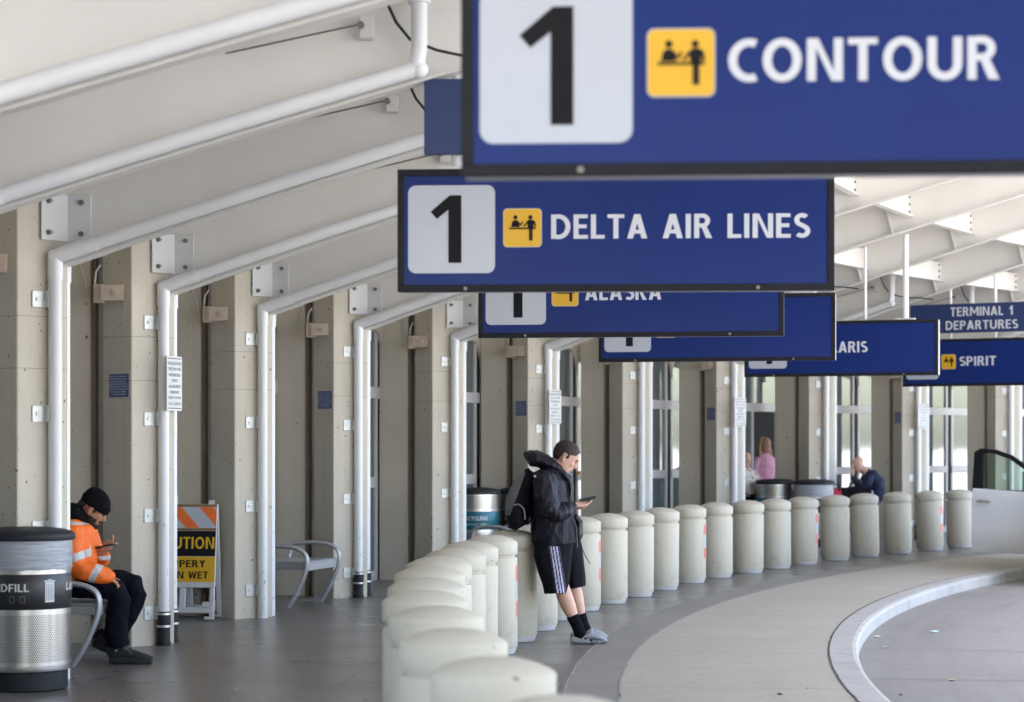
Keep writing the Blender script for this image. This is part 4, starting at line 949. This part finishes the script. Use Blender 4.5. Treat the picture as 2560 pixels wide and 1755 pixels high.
# ---- seated man in orange
def man_orange():
    root = empty('person', (-3.133, 17.0, 0), 0); tag(root, 'man in orange high-visibility jacket and black beanie sitting on a bench with a phone', 'person')
    P = lambda u, v, y=0: Vector(((u-300)/1009, y, (1478-v)/1009))
    b = MB(); F = frame_of(P(256, 302), 36, R(3)); head(b, F); face(b, F)
    b.tube([P(145, 400), P(170, 370), P(205, 340), P(235, 315)], [.09, .068, .060, .058], 14)
    b.tube([P(100, 930), P(100, 820), P(115, 680), P(130, 540), P(135, 440), P(150, 395)], [(.12, .16), (.12, .15), (.11, .14), (.10, .15), (.09, .15), (.06, .08)], 16, side=(0, 1, 0))
    b.tube([P(100, 900, -.10), P(300, 880, -.12), P(480, 925, -.13), P(478, 1050, -.12), P(462, 1200, -.11), P(455, 1340, -.10)], [.075, .065, .045, .045, .04, .036], 14)
    b.tube([P(110, 900, .11), P(330, 875, .12), P(555, 915, .13), P(540, 1050, .12), P(470, 1180, .11), P(380, 1320, .10)], [.075, .065, .045, .045, .04, .036], 14)
    b.tube([P(455, 1340, -.10), P(480, 1430, -.10), P(600, 1440, -.10)], [.036, .034, .03], 10); b.tube([P(380, 1320, .10), P(330, 1380, .10), P(390, 1420, .10)], [.036, .034, .03], 10)
    b.tube([P(120, 460, -.18), P(160, 720, -.24), P(300, 775, -.22), P(425, 830, -.17)], [.05, .045, .038, .028], 12)
    b.tube([P(150, 450, .18), P(230, 700, .20), P(300, 660, .10), P(325, 625, .02)], [.05, .045, .036, .027], 12)
    hand(b, P(400, 812, -.185), (.8, .1, -.55), (.55, -.1, .8), (0, 1, 0), .8, .95)
    hand(b, P(315, 630, .0), (.72, -.25, .52), (.25, .25, -.9), (.1, -.7, .75), .75, 1.0, thumb_up=-.6)
    body = b.build('body', M_skin2, root, smooth='all', remesh=.006, relax=2); Fi = F.inverted()
    def beard(c):
        q = Fi @ c
        return abs(q.y) < .09 and ((q.z < -.078 and .03 < q.x < .14) or (q.z < -.045 and .0 < q.x < .07 and abs(q.y) > .04) or (q.x > .09 and -.052 < q.z < -.040)) and q.z > -.15
    shell(body, beard, .005, 'beard', M_hairb, root, .003)
    hr = MB(); hr.tube([F @ Vector((-.095, 0, -.055)), F @ Vector((-.088, 0, -.01)), F @ Vector((-.07, 0, .04))], [(.028, .055), (.036, .068), (.03, .07)], 12, side=(0, 1, 0)).tube([F @ Vector((-.03, -.07, .03)), F @ Vector((.02, -.075, .015))], .016, 8).tube([F @ Vector((.02, -.078, .03)), F @ Vector((.026, -.078, -.012))], .010, 8)
    cloth(hr, 'hair', M_hairb, root, .006, 2, .004, 40)
    e = MB()
    for s in (-1, 1): e.ball((.094, s*.030, .006), .006, .012, .004, 8, M=F)
    e.build('eyes', M_ink, root)
    cap = [(.018, -.004, .106, .088), (.04, -.006, .114, .092), (.07, -.010, .114, .090), (.10, -.016, .104, .082), (.13, -.022, .082, .066), (.148, -.026, .05, .042), (.156, -.026, .02, .018)]
    bn = MB(); n = 28; G = F @ Matrix.Rotation(R(-3), 4, 'Y')
    vs = [(cx+rx*cos(2*pi*k/n), ry*sin(2*pi*k/n), h+.10*(-.12 if False else 0)-.0*cos(2*pi*k/n)) for h, cx, rx, ry in cap for k in range(n)]
    bn.add(vs, [(i*n+k, i*n+(k+1) % n, (i+1)*n+(k+1) % n, (i+1)*n+k) for i in range(len(cap)-1) for k in range(n)]+[tuple(range(n))[::-1], tuple(range(6*n, 7*n))], G)
    rim = [(.010, -.004, .108, .090), (.016, -.004, .117, .095), (.062, -.008, .121, .097), (.070, -.008, .114, .09)]
    vs = [(cx+rx*cos(2*pi*k/n), ry*sin(2*pi*k/n), h) for h, cx, rx, ry in rim for k in range(n)]
    bn.add(vs, [(i*n+k, i*n+(k+1) % n, (i+1)*n+(k+1) % n, (i+1)*n+k) for i in range(3) for k in range(n)]+[tuple(range(n))[::-1], tuple(range(3*n, 4*n))], G)
    cloth(bn, 'beanie', M_knit, root, .0065, 2, .003, 16)
    # hood collar
    h = MB(); h.tube([P(60, 330), P(85, 320), P(130, 330), P(180, 375), P(215, 425)], [(.05, .10), (.065, .13), (.07, .14), (.055, .12), (.03, .09)], 16, side=(0, 1, 0)).tube([P(95, 285), P(100, 330), P(110, 380)], [(.03, .08), (.06, .12), (.06, .13)], 12, side=(0, 1, 0))
    cloth(h, 'hood', plain('hood_black', (.008, .008, .010), .9, var=.2, spec=.1), root, .008, 3, .006, 9)
    j = MB()
    j.tube([P(165, 375), P(150, 410), P(142, 470), P(142, 560), P(135, 660), P(120, 760), P(105, 830)], [(.075, .10), (.115, .16), (.135, .195), (.145, .195), (.145, .19), (.15, .19), (.15, .19)], 24, side=(0, 1, 0))
    j.tube([P(130, 420, -.15), P(130, 480, -.205), P(140, 600, -.25), P(170, 715, -.265), P(230, 755, -.26), P(330, 780, -.235), P(400, 805, -.20), P(428, 822, -.18)], [.075, .092, .090, .086, .078, .072, .058, .042], 16)
    j.tube([P(140, 420, .15), P(150, 480, .2), P(190, 600, .24), P(250, 700, .22), P(300, 690, .13), P(328, 655, .04)], [.075, .090, .085, .078, .064, .044], 16)
    def cls(c):
        u = 300+c.x*1009; v = 1478-c.z*1009
        # sleeve bands, crossing the near arm
        d1 = (v-660)+(u-180)*.40                       # upper-arm band rises to the right
        if -34 < d1 < 28 and u < 262 and c.y < -.08: return 1
        d2 = (u-330)-(v-770)*-.55
        if -28 < d2 < 28 and v > 705 and c.y < -.10: return 1
        if c.y > -.13:
            t = abs((u-235)-(v-540)*.20)
            if t < 13 and 490 < v < 620 and c.y < .0: return 1
        if 735 < v < 775 and u < 142 and c.y > -.22: return 1
        if v < 415 and abs((v-400)-(u-150)*.25) < 12: return 1
        if 660 < v < 700 and u > 290 and c.y > -.1: return 1
        return 0
    cloth(j, 'jacket', [M_orange, M_refl], root, .0065, 3, .008, 8, (1, 1, 1), cls, 2)
    t = MB()
    t.tube([P(60, 880, -.07), P(200, 882, -.11), P(360, 890, -.125), P(455, 915, -.13), P(478, 975, -.13), P(462, 1080, -.125), P(448, 1200, -.12), P(455, 1290, -.115), P(458, 1335, -.11)], [.095, .098, .088, .078, .080, .082, .084, .088, .088], 18)
    t.tube([P(70, 880, .08), P(250, 880, .12), P(440, 868, .13), P(540, 895, .135), P(562, 960, .13), P(520, 1080, .125), P(450, 1190, .12), P(390, 1280, .11), P(372, 1310, .11)], [.095, .095, .090, .086, .082, .080, .080, .082, .080], 18)
    t.tube([P(60, 830), P(70, 900), P(90, 930)], [(.13, .18), (.15, .19), (.12, .17)], 16, side=(0, 1, 0))
    cloth(t, 'trousers', M_trouser, root, .0075, 3, .008, 8, (1, 1, .8), None, 6)
    def shoe(A, lab):
        M = Matrix.Translation(A[0]) @ Matrix.Rotation(R(A[1]), 4, 'Y') @ Matrix.Scale(1.13, 4); y = 0
        s = MB(); s.tube([(-.02, 0, .03), (.03, 0, .03), (.12, 0, .03), (.20, 0, .028), (.265, 0, .03)], [(.026, .030), (.030, .036), (.028, .038), (.028, .046), (.022, .030)], 14, M=M, side=(0, 1, 0))
        s.tube([(.0, 0, .05), (.01, 0, .09), (.03, 0, .12)], [(.045, .034), (.045, .036), (.046, .038)], 12, M=M, side=(0, 1, 0))
        s.tube([(.02, 0, .075), (.09, 0, .075), (.16, 0, .058), (.22, 0, .045), (.268, 0, .04)], [(.045, .036), (.042, .038), (.034, .043), (.028, .044), (.016, .026)], 14, M=M, side=(0, 1, 0))
        o = cloth(s, 'shoe', [plain('shoe_black', (.012, .013, .017), .6, var=.3, sc=30), M_sole], root, .0055, 2, .0015, 30, (1, 1, 1), lambda c: 1 if (M.inverted() @ c).z < .022 else 0)
        L = MB()
        for i in range(5): L.tube([M @ Vector((.075+.022*i, -.034, .098-.008*i)), M @ Vector((.085+.022*i, 0, .122-.011*i)), M @ Vector((.068+.022*i, .034, .102-.008*i))], .0042, 6)
        for i in range(3): L.tube([M @ Vector((.09, -.02, .118)), M @ Vector((.07+.03*i, -.045, .135-.03*i)), M @ Vector((.10+.02*i, -.052, .10))], .003, 6)
        L.build('laces', M_lace, o, smooth=True)
        return o
    shoe((P(420, 1478, -.105), 1.5), 'n'); shoe((P(245, 1376, .10), 24), 'f')
    MB().tube([P(450, 1350, -.11), P(456, 1385, -.11)], [.036, .034], 14).build('sock', M_white, root)
    o = MB().box(-.082, .082, -.038, .038, -.0055, .0055).build('phone', M_phone, None, bevel=.003)
    o.location = Vector(root.location)+P(362, 584, -.03); o.rotation_euler = (R(-10), R(-11), R(4)); tag(o, 'slim phone with silver edge held by the seated man in orange', 'phone')
    MB().box(.060, .0835, -.0385, .0385, -.004, .0062).build('silver_end', M_silver, o, bevel=.002)
    return root
man_orange()

# ---- far people
def far_head(mb, F): head(mb, F); mb.tube([(.09, 0, .02), (.112, 0, -.02), (.09, 0, -.03)], .011, 8, M=F)
def far_people():
    s = 147
    r = empty('person', ((1913-1280)*38.25/5600, 38.25, 0), R(-62)); tag(r, 'woman with long blonde hair and pink top standing in a doorway', 'person')
    b = MB(); F = frame_of(Vector((.02, 0, 1.66)), 8); far_head(b, F)
    b.tube([(0, 0, 0.92), (0, 0, 1.1), (0, 0, 1.35), (0, 0, 1.46), (0.01, 0, 1.58)], [(.11, .16), (.09, .13), (.10, .15), (.06, .10), (.05, .05)], 14, side=(0, 1, 0))
    for q in (-1, 1):
        b.tube([(0, q*.15, 1.42), (.0, q*.20, 1.18), (.12, q*.16, 1.02)], [.045, .04, .03], 10); b.tube([(0, q*.08, .92), (.02, q*.09, .5), (0, q*.1, .06), (.14, q*.1, .03)], [.08, .06, .045, .03], 10)
        hand(b, Vector((.12, q*.16, 1.02)), (1, -q*.3, 0), (0, 0, 1), (0, -q, 0), .6, .9)
    b.build('body', M_skin1, r, smooth='all', remesh=.009, relax=2)
    t = MB(); t.tube([(0, 0, .88), (0, 0, 1.1), (0, 0, 1.32), (0, 0, 1.45), (0, 0, 1.50)], [(.14, .19), (.12, .16), (.135, .18), (.09, .15), (.06, .07)], 18, side=(0, 1, 0))
    for q in (-1, 1): t.tube([(0, q*.14, 1.42), (0, q*.205, 1.30), (.0, q*.22, 1.17), (.10, q*.18, 1.05)], [.06, .065, .062, .045], 12)
    cloth(t, 'pink_top', plain('pink_cloth', (.90, .48, .68), .8, var=.12, sc=18), r, .011, 3, .006, 9)
    h = MB(); h.tube([(-.02, 0, 1.77), (-.06, 0, 1.68), (-.075, 0, 1.55), (-.06, 0, 1.42)], [(.06, .07), (.07, .10), (.06, .12), (.03, .10)], 16, side=(0, 1, 0))
    for q in (-1, 1): h.tube([(-.02, q*.055, 1.76), (-.02, q*.088, 1.66), (.0, q*.105, 1.52), (.03, q*.11, 1.40)], [.035, .028, .03, .02], 10)
    cloth(h, 'hair', plain('blonde_hair', (.50, .36, .24), .6, var=.3, sc=30), r, .010, 2, .006, 20, (2, 2, .5))
    tr = MB()
    for q in (-1, 1): tr.tube([(0, q*.07, .95), (.02, q*.09, .5), (0, q*.1, .08)], [.105, .085, .07], 12)
    tr.build('jeans', M_trouser, r, smooth='all', remesh=.012, relax=2)
    # person in spotted top
    r = empty('person', ((1862-1280)*37.2/5600, 37.2, 0), R(-60)); tag(r, 'person in white top with brown spots, mostly hidden behind drain pipes', 'person')
    b = MB(); F = frame_of(Vector((.03, 0, 1.42)), 15); far_head(b, F)
    b.tube([(0, 0, .8), (0, 0, 1.1), (0, 0, 1.25), (.01, 0, 1.36)], [(.11, .15), (.10, .14), (.07, .11), (.05, .05)], 14, side=(0, 1, 0))
    for q in (-1, 1):
        b.tube([(0, q*.14, 1.2), (.0, q*.19, 1.0), (.12, q*.15, .88)], [.045, .04, .03], 10); b.tube([(0, q*.08, .8), (.02, q*.09, .42), (0, q*.1, .06), (.14, q*.1, .03)], [.08, .06, .045, .03], 10)
        hand(b, Vector((.12, q*.15, .88)), (1, -q*.3, 0), (0, 0, 1), (0, -q, 0), .6, .9)
    b.build('body', M_skin1, r, smooth='all', remesh=.009, relax=2)
    t = MB(); t.tube([(0, 0, .84), (0, 0, 1.0), (0, 0, 1.18), (0, 0, 1.28)], [(.15, .20), (.14, .18), (.13, .18), (.07, .09)], 18, side=(0, 1, 0))
    for q in (-1, 1): t.tube([(0, q*.13, 1.22), (0, q*.21, 1.12), (.0, q*.23, 1.0), (.10, q*.18, .90)], [.06, .068, .065, .05], 12)
    cloth(t, 'spotted_top', [plain('pale_cloth', (.62, .58, .56), .8), plain('brown_spots', (.30, .16, .09), .8)], r, .010, 3, .004, 9, (1, 1, 1), lambda c: 1 if noise.noise(c*19) > .28 else 0)
    tr = MB()
    for q in (-1, 1): tr.tube([(0, q*.07, .87), (.02, q*.09, .45), (0, q*.1, .08)], [.11, .085, .07], 12)
    tr.build('trousers', M_trouser, r, smooth='all', remesh=.012, relax=2)
    # stooping bald man, facing left
    X = (2165-1280)*37.3/5600; r = empty('person', (X, 37.3, 0), R(180)); tag(r, 'stooping bald man in navy hooded top with a hand to his face', 'person')
    b = MB(); F = frame_of(Vector((.13, 0, 1.335)), 30); far_head(b, F)
    b.tube([(-.05, 0, .75), (-.18, 0, .95), (-.10, 0, 1.13), (.02, 0, 1.22), (.10, 0, 1.28)], [(.12, .16), (.11, .16), (.10, .16), (.07, .09), (.058, .058)], 14, side=(0, 1, 0))
    for q in (-1, 1): b.tube([(-.05, q*.09, .8), (.12, q*.10, .44), (-.02, q*.1, .06), (.12, q*.1, .03)], [.09, .062, .045, .03], 10)
    b.tube([(-.02, .19, 1.13), (.06, .24, .92), (.20, .16, 1.05), (.245, .07, 1.19)], [.05, .045, .036, .028], 10); b.tube([(-.02, -.19, 1.13), (.10, -.2, .92), (.26, -.12, .82)], [.05, .045, .03], 10)
    hand(b, Vector((.245, .06, 1.19)), (-.1, -.2, 1), (1, 0, 0), (0, -1, 0), .5, 1); hand(b, Vector((.26, -.12, .82)), (.9, .1, -.3), (0, 0, 1), (0, 1, 0), .8, 1)
    b.build('body', M_skin1, r, smooth='all', remesh=.009, relax=2)
    t = MB(); t.tube([(-.02, 0, .72), (-.17, 0, .86), (-.16, 0, 1.02), (-.07, 0, 1.15), (.01, 0, 1.22)], [(.17, .20), (.17, .21), (.155, .22), (.12, .19), (.06, .09)], 18, side=(0, 1, 0))
    t.tube([(-.03, .18, 1.14), (.02, .25, 1.0), (.08, .26, .92), (.18, .2, 1.03), (.225, .12, 1.12)], [.075, .075, .07, .06, .045], 12); t.tube([(-.03, -.18, 1.14), (.02, -.24, 1.0), (.1, -.22, .92), (.23, -.14, .84)], [.075, .075, .07, .045], 12)
    t.tube([(-.13, 0, 1.20), (-.16, 0, 1.14), (-.14, 0, 1.05)], [(.05, .11), (.07, .13), (.05, .12)], 14, side=(0, 1, 0))
    cloth(t, 'navy_hoodie', plain('navy_cloth', (.007, .012, .045), .85, var=.2), r, .011, 3, .007, 8)
    tr = MB()
    for q in (-1, 1): tr.tube([(-.06, q*.08, .80), (.10, q*.10, .44), (-.02, q*.1, .08)], [.12, .09, .075], 12)
    tr.build('trousers', M_trouser, r, smooth='all', remesh=.012, relax=2)
    # his luggage
    c = empty('luggage_trolley', (X-.42, 37.0, 0)); tag(c, 'metal luggage trolley in front of the stooping bald man', 'trolley')
    m = MB().box(-.35, .35, -.25, .25, .18, .20)
    for x in (-.33, .33): m.tube([(x, -.22, .2), (x, -.22, .75)], .012, 8).tube([(x, .22, .2), (x, .22, .75)], .012, 8)
    m.tube([(.36, -.24, .2), (.44, -.24, .9), (.44, .24, .9), (.36, .24, .2)], .015, 8); m.build('frame', M_alu, c, smooth=True)
    for x in (-.28, .28):
        for y in (-.2, .2): MB().lathe([(.06, -.015), (.07, -.01), (.07, .01), (.06, .015)], 16).build('wheel', M_rubber, c, M=Matrix.Translation((x, y, .075)) @ Matrix.Rotation(R(90), 4, 'X'))
    for nm, lb, cat, mt, x, z, rx, rz in (('duffel_bag', 'black duffel bag on top of the trolley by the bald man', 'bag', M_fabric_black, .20, .74, .26, .26), ('red_bag', 'red bag on the trolley left of the bald man', 'bag', plain('red_cloth', (.50, .03, .05), .7, var=.2), -.16, .70, .15, .28), ('suitcase', 'grey suitcase low on the luggage trolley', 'suitcase', plain('grey_case', (.2, .2, .22), .5), .0, .34, .32, .15)):
        e = empty(nm, (X-.42+x, 37.0, 0)); tag(e, lb, cat)
        q = MB().tube([(-rx, 0, z), (-rx*.9, 0, z), (0, 0, z+.01), (rx*.9, 0, z), (rx, 0, z)], [(rz*.55, .14), (rz*.8, .18), (rz*.85, .2), (rz*.8, .18), (rz*.55, .14)], 16, side=(0, 1, 0)); cloth(q, 'bag_body', mt, e, .014, 3, .006, 9)
        MB().tube([(-rx*.5, -.1, z+rz*.7), (-rx*.4, -.1, z+rz*1.1), (rx*.4, -.1, z+rz*1.1), (rx*.5, -.1, z+rz*.7)], .012, 8).build('handle', M_ink if nm != 'suitcase' else M_silver, e, smooth=True)
far_people()

# ---------------------------------------------------------------- car with its front door open (its body stands outside the frame, right)
def car():
    HX, HY = 7.12, 29.75; hd = Vector((-.34, -.94, 0)).normalized(); rz = atan2(hd.y, hd.x)
    root = empty('parked_car', (HX, HY, -.13), rz); root.scale = (1, 1, 1.055); tag(root, 'white parked car with its front passenger door swung open over the walkway', 'car')
    # local frame: +x forward, +y to the car's left; the right side (towards the terminal) is y = 0
    W2 = 1.86
    def y0(x, z): return 0
    lower = [(1.55, .22), (1.62, .45), (1.60, .70), (1.35, .90), (.55, 1.03), (-3.0, 1.08), (-3.12, .95), (-3.15, .45), (-3.05, .22)]
    m = MB().prism(lower, .0, W2, plane='xz'); m.build('body', M_carpaint, root, bevel=.06, seg=3, smooth=True)
    cab = [(.45, 1.0), (-.35, 1.58), (-.8, 1.68), (-2.3, 1.68), (-2.75, 1.60), (-3.02, 1.05)]
    MB().prism(cab, .10, W2-.10, plane='xz').build('cabin', M_black, root, bevel=.05, seg=3, smooth=True)
    MB().prism([(-.45, 1.60), (-.8, 1.70), (-2.3, 1.70), (-2.7, 1.62)], .13, W2-.13, plane='xz').build('roof', M_carpaint, root, bevel=.02)
    MB().prism([(-1.35, 1.08), (-1.35, 1.55), (-2.2, 1.55), (-2.6, 1.50), (-2.75, 1.10)], .085, .098, plane='xz').build('side_window', M_glass, root)
    for x in (.78, -2.15):
        for y in (.10, W2-.10):
            MB().lathe([(.20, -.11), (.31, -.11), (.345, -.08), (.345, .08), (.31, .11), (.20, .11)], 32).build('wheel', M_rubber, root, M=Matrix.Translation((x, y, .345)) @ Matrix.Rotation(R(90), 4, 'X'))
            MB().lathe([(.03, -.115), (.21, -.105), (.21, .105), (.03, .115)], 24).build('rim', M_silver, root, M=Matrix.Translation((x, y, .345)) @ Matrix.Rotation(R(90), 4, 'X'))
    for y in (.25, W2-.25): MB().ball((1.50, y, .72), .12, .2, .08, 14).build('headlight', M_silver, root, smooth='all')
    # door: hinge at the origin, closed it runs to x = -1.16; swung open about 68 degrees
    A = R(64); D = Matrix.Rotation(A, 4, 'Z'); 
    def dm(mb, nm, mat, par, **k): return mb.build(nm, mat, par, **k)
    L = 1.20
    sk = MB(); prof = [(.30, .035), (.36, .0), (.62, -.015), (.66, -.004), (.95, -.006), (1.10, .012), (1.13, .03)]
    n = len(prof); vs = []; fs = []
    for i in range(9):
        x = -L+L*i/8
        for z, y in prof: vs.append((x, y-.012*sin(pi*i/8), z if z < 1 else z-.05*(i/8)))
        for z, y in prof: vs.append((x, .10, z if z < 1 else z-.05*(i/8)))
    for i in range(8):
        a = i*2*n; c = a+2*n
        for k in range(n-1): fs += [(a+k, a+k+1, c+k+1, c+k), (a+n+k, c+n+k, c+n+k+1, a+n+k+1)]
        fs += [(a, c, c+n, a+n), (a+n-1, a+2*n-1, c+2*n-1, c+n-1)]
    for a in (0, 16*n): fs.append(tuple(range(a, a+n))+tuple(range(a+2*n-1, a+n-1, -1)))
    door = dm(sk.add(vs, fs), 'open_door', M_carpaint, root, smooth=True, M=D)
    outer = [(-L-.02, 1.10), (-L+.02, 1.60), (-L+.12, 1.645), (-.85, 1.63), (-.60, 1.56), (-.35, 1.42), (-.12, 1.22), (0, 1.06)]
    inner = [(-L+.13, 1.12), (-L+.15, 1.57), (-L+.20, 1.59), (-.85, 1.575), (-.62, 1.51), (-.40, 1.385), (-.20, 1.22), (-.09, 1.105)]
    fr = MB(); vs = [(x, y, z) for y in (.03, .075) for P_ in (outer, inner) for x, z in P_]; fs = []; q = len(outer)
    for i in range(q):
        j2 = (i+1) % q
        fs += [(i, j2, q+j2, q+i), (2*q+i, 3*q+i, 3*q+j2, 2*q+j2), (i, 2*q+i, 2*q+j2, j2), (q+i, q+j2, 3*q+j2, 3*q+i)]
    fr.add(vs, fs).build('window_frame', M_black, door)
    MB().prism(inner, .05, .055, plane='xz').build('door_glass', M_carglass, door)
    MB().tube([(-L+.10, -.03, .965), (-L+.14, -.055, .972), (-L+.28, -.055, .972), (-L+.32, -.03, .965)], [.016, .019, .019, .016], 10).build('door_handle', M_silver, door, smooth=True)
    MB().ball((-.18, -.13, 1.20), .07, .10, .075, 16).box(-.2, -.14, -.06, .03, 1.10, 1.16).build('mirror', M_black, door, smooth=True)
    MB().prism([(-L+.02, .10), (-L+.02, .03), (-.02, .03), (-.02, .10)], .33, .36).build('sill_trim', M_black, door)
car()
# scraps on the ground
def litter():
    for i, (x, y, c, w, lb) in enumerate(((1752, 1628, (.75, .55, .05), .035, 'small yellow scrap on the walkway'), (1950, 1738, (.02, .02, .02), .05, 'small dark scrap on the walkway near the bottom edge'), (2020, 1722, (.65, .58, .45), .035, 'pale crumpled scrap on the walkway near the kerb'),
          (2192, 1593, (.75, .74, .72), .07, 'white paper scrap on the road beside the kerb'), (2335, 1580, (.45, .60, .70), .12, 'pale blue flattened scrap on the road'), (2215, 1620, (.7, .66, .6), .05, 'small beige scrap on the road'), (2380, 1702, (.6, .45, .25), .06, 'light brown leaf on the road'), (2252, 1740, (.03, .03, .03), .03, 'small black pebble-like scrap on the road'))):
        h = 0 if i < 3 else -.13; z = 5600*(1.65-h)/(y-1113)
        m = MB(); n = 7; vs = [(w*.5*cos(2*pi*k/n)*random.uniform(.6, 1.1), w*.8*sin(2*pi*k/n)*random.uniform(.5, 1.1), random.uniform(.002, .012)) for k in range(n)]+[(0, 0, .014), (0, 0, .001)]
        m.add(vs, [(k, (k+1) % n, n) for k in range(n)]+[((k+1) % n, k, n+1) for k in range(n)])
        o = m.build('litter_scrap', plain('scrap_%d' % i, c, .7)); o.location = ((x-1280)*z/5600, z, h+.002); tag(o, lb, 'litter', 'scraps of litter on the ground')
litter()

# yellow sticker on the door glass beside the leaning man
_z0 = next(z for z in [26+i*.01 for i in range(800)] if abs(hypot((1446-1280)*z/5600-CA, z-CC)-40.66) < .01)
st = MB().box(-.026, .026, 0, .004, -.028, .028).build('sticker', M_yellow, bld); st.matrix_local = BI @ Matrix.Translation(((1446-1280)*_z0/5600, _z0, 1.65-69*_z0/5600))
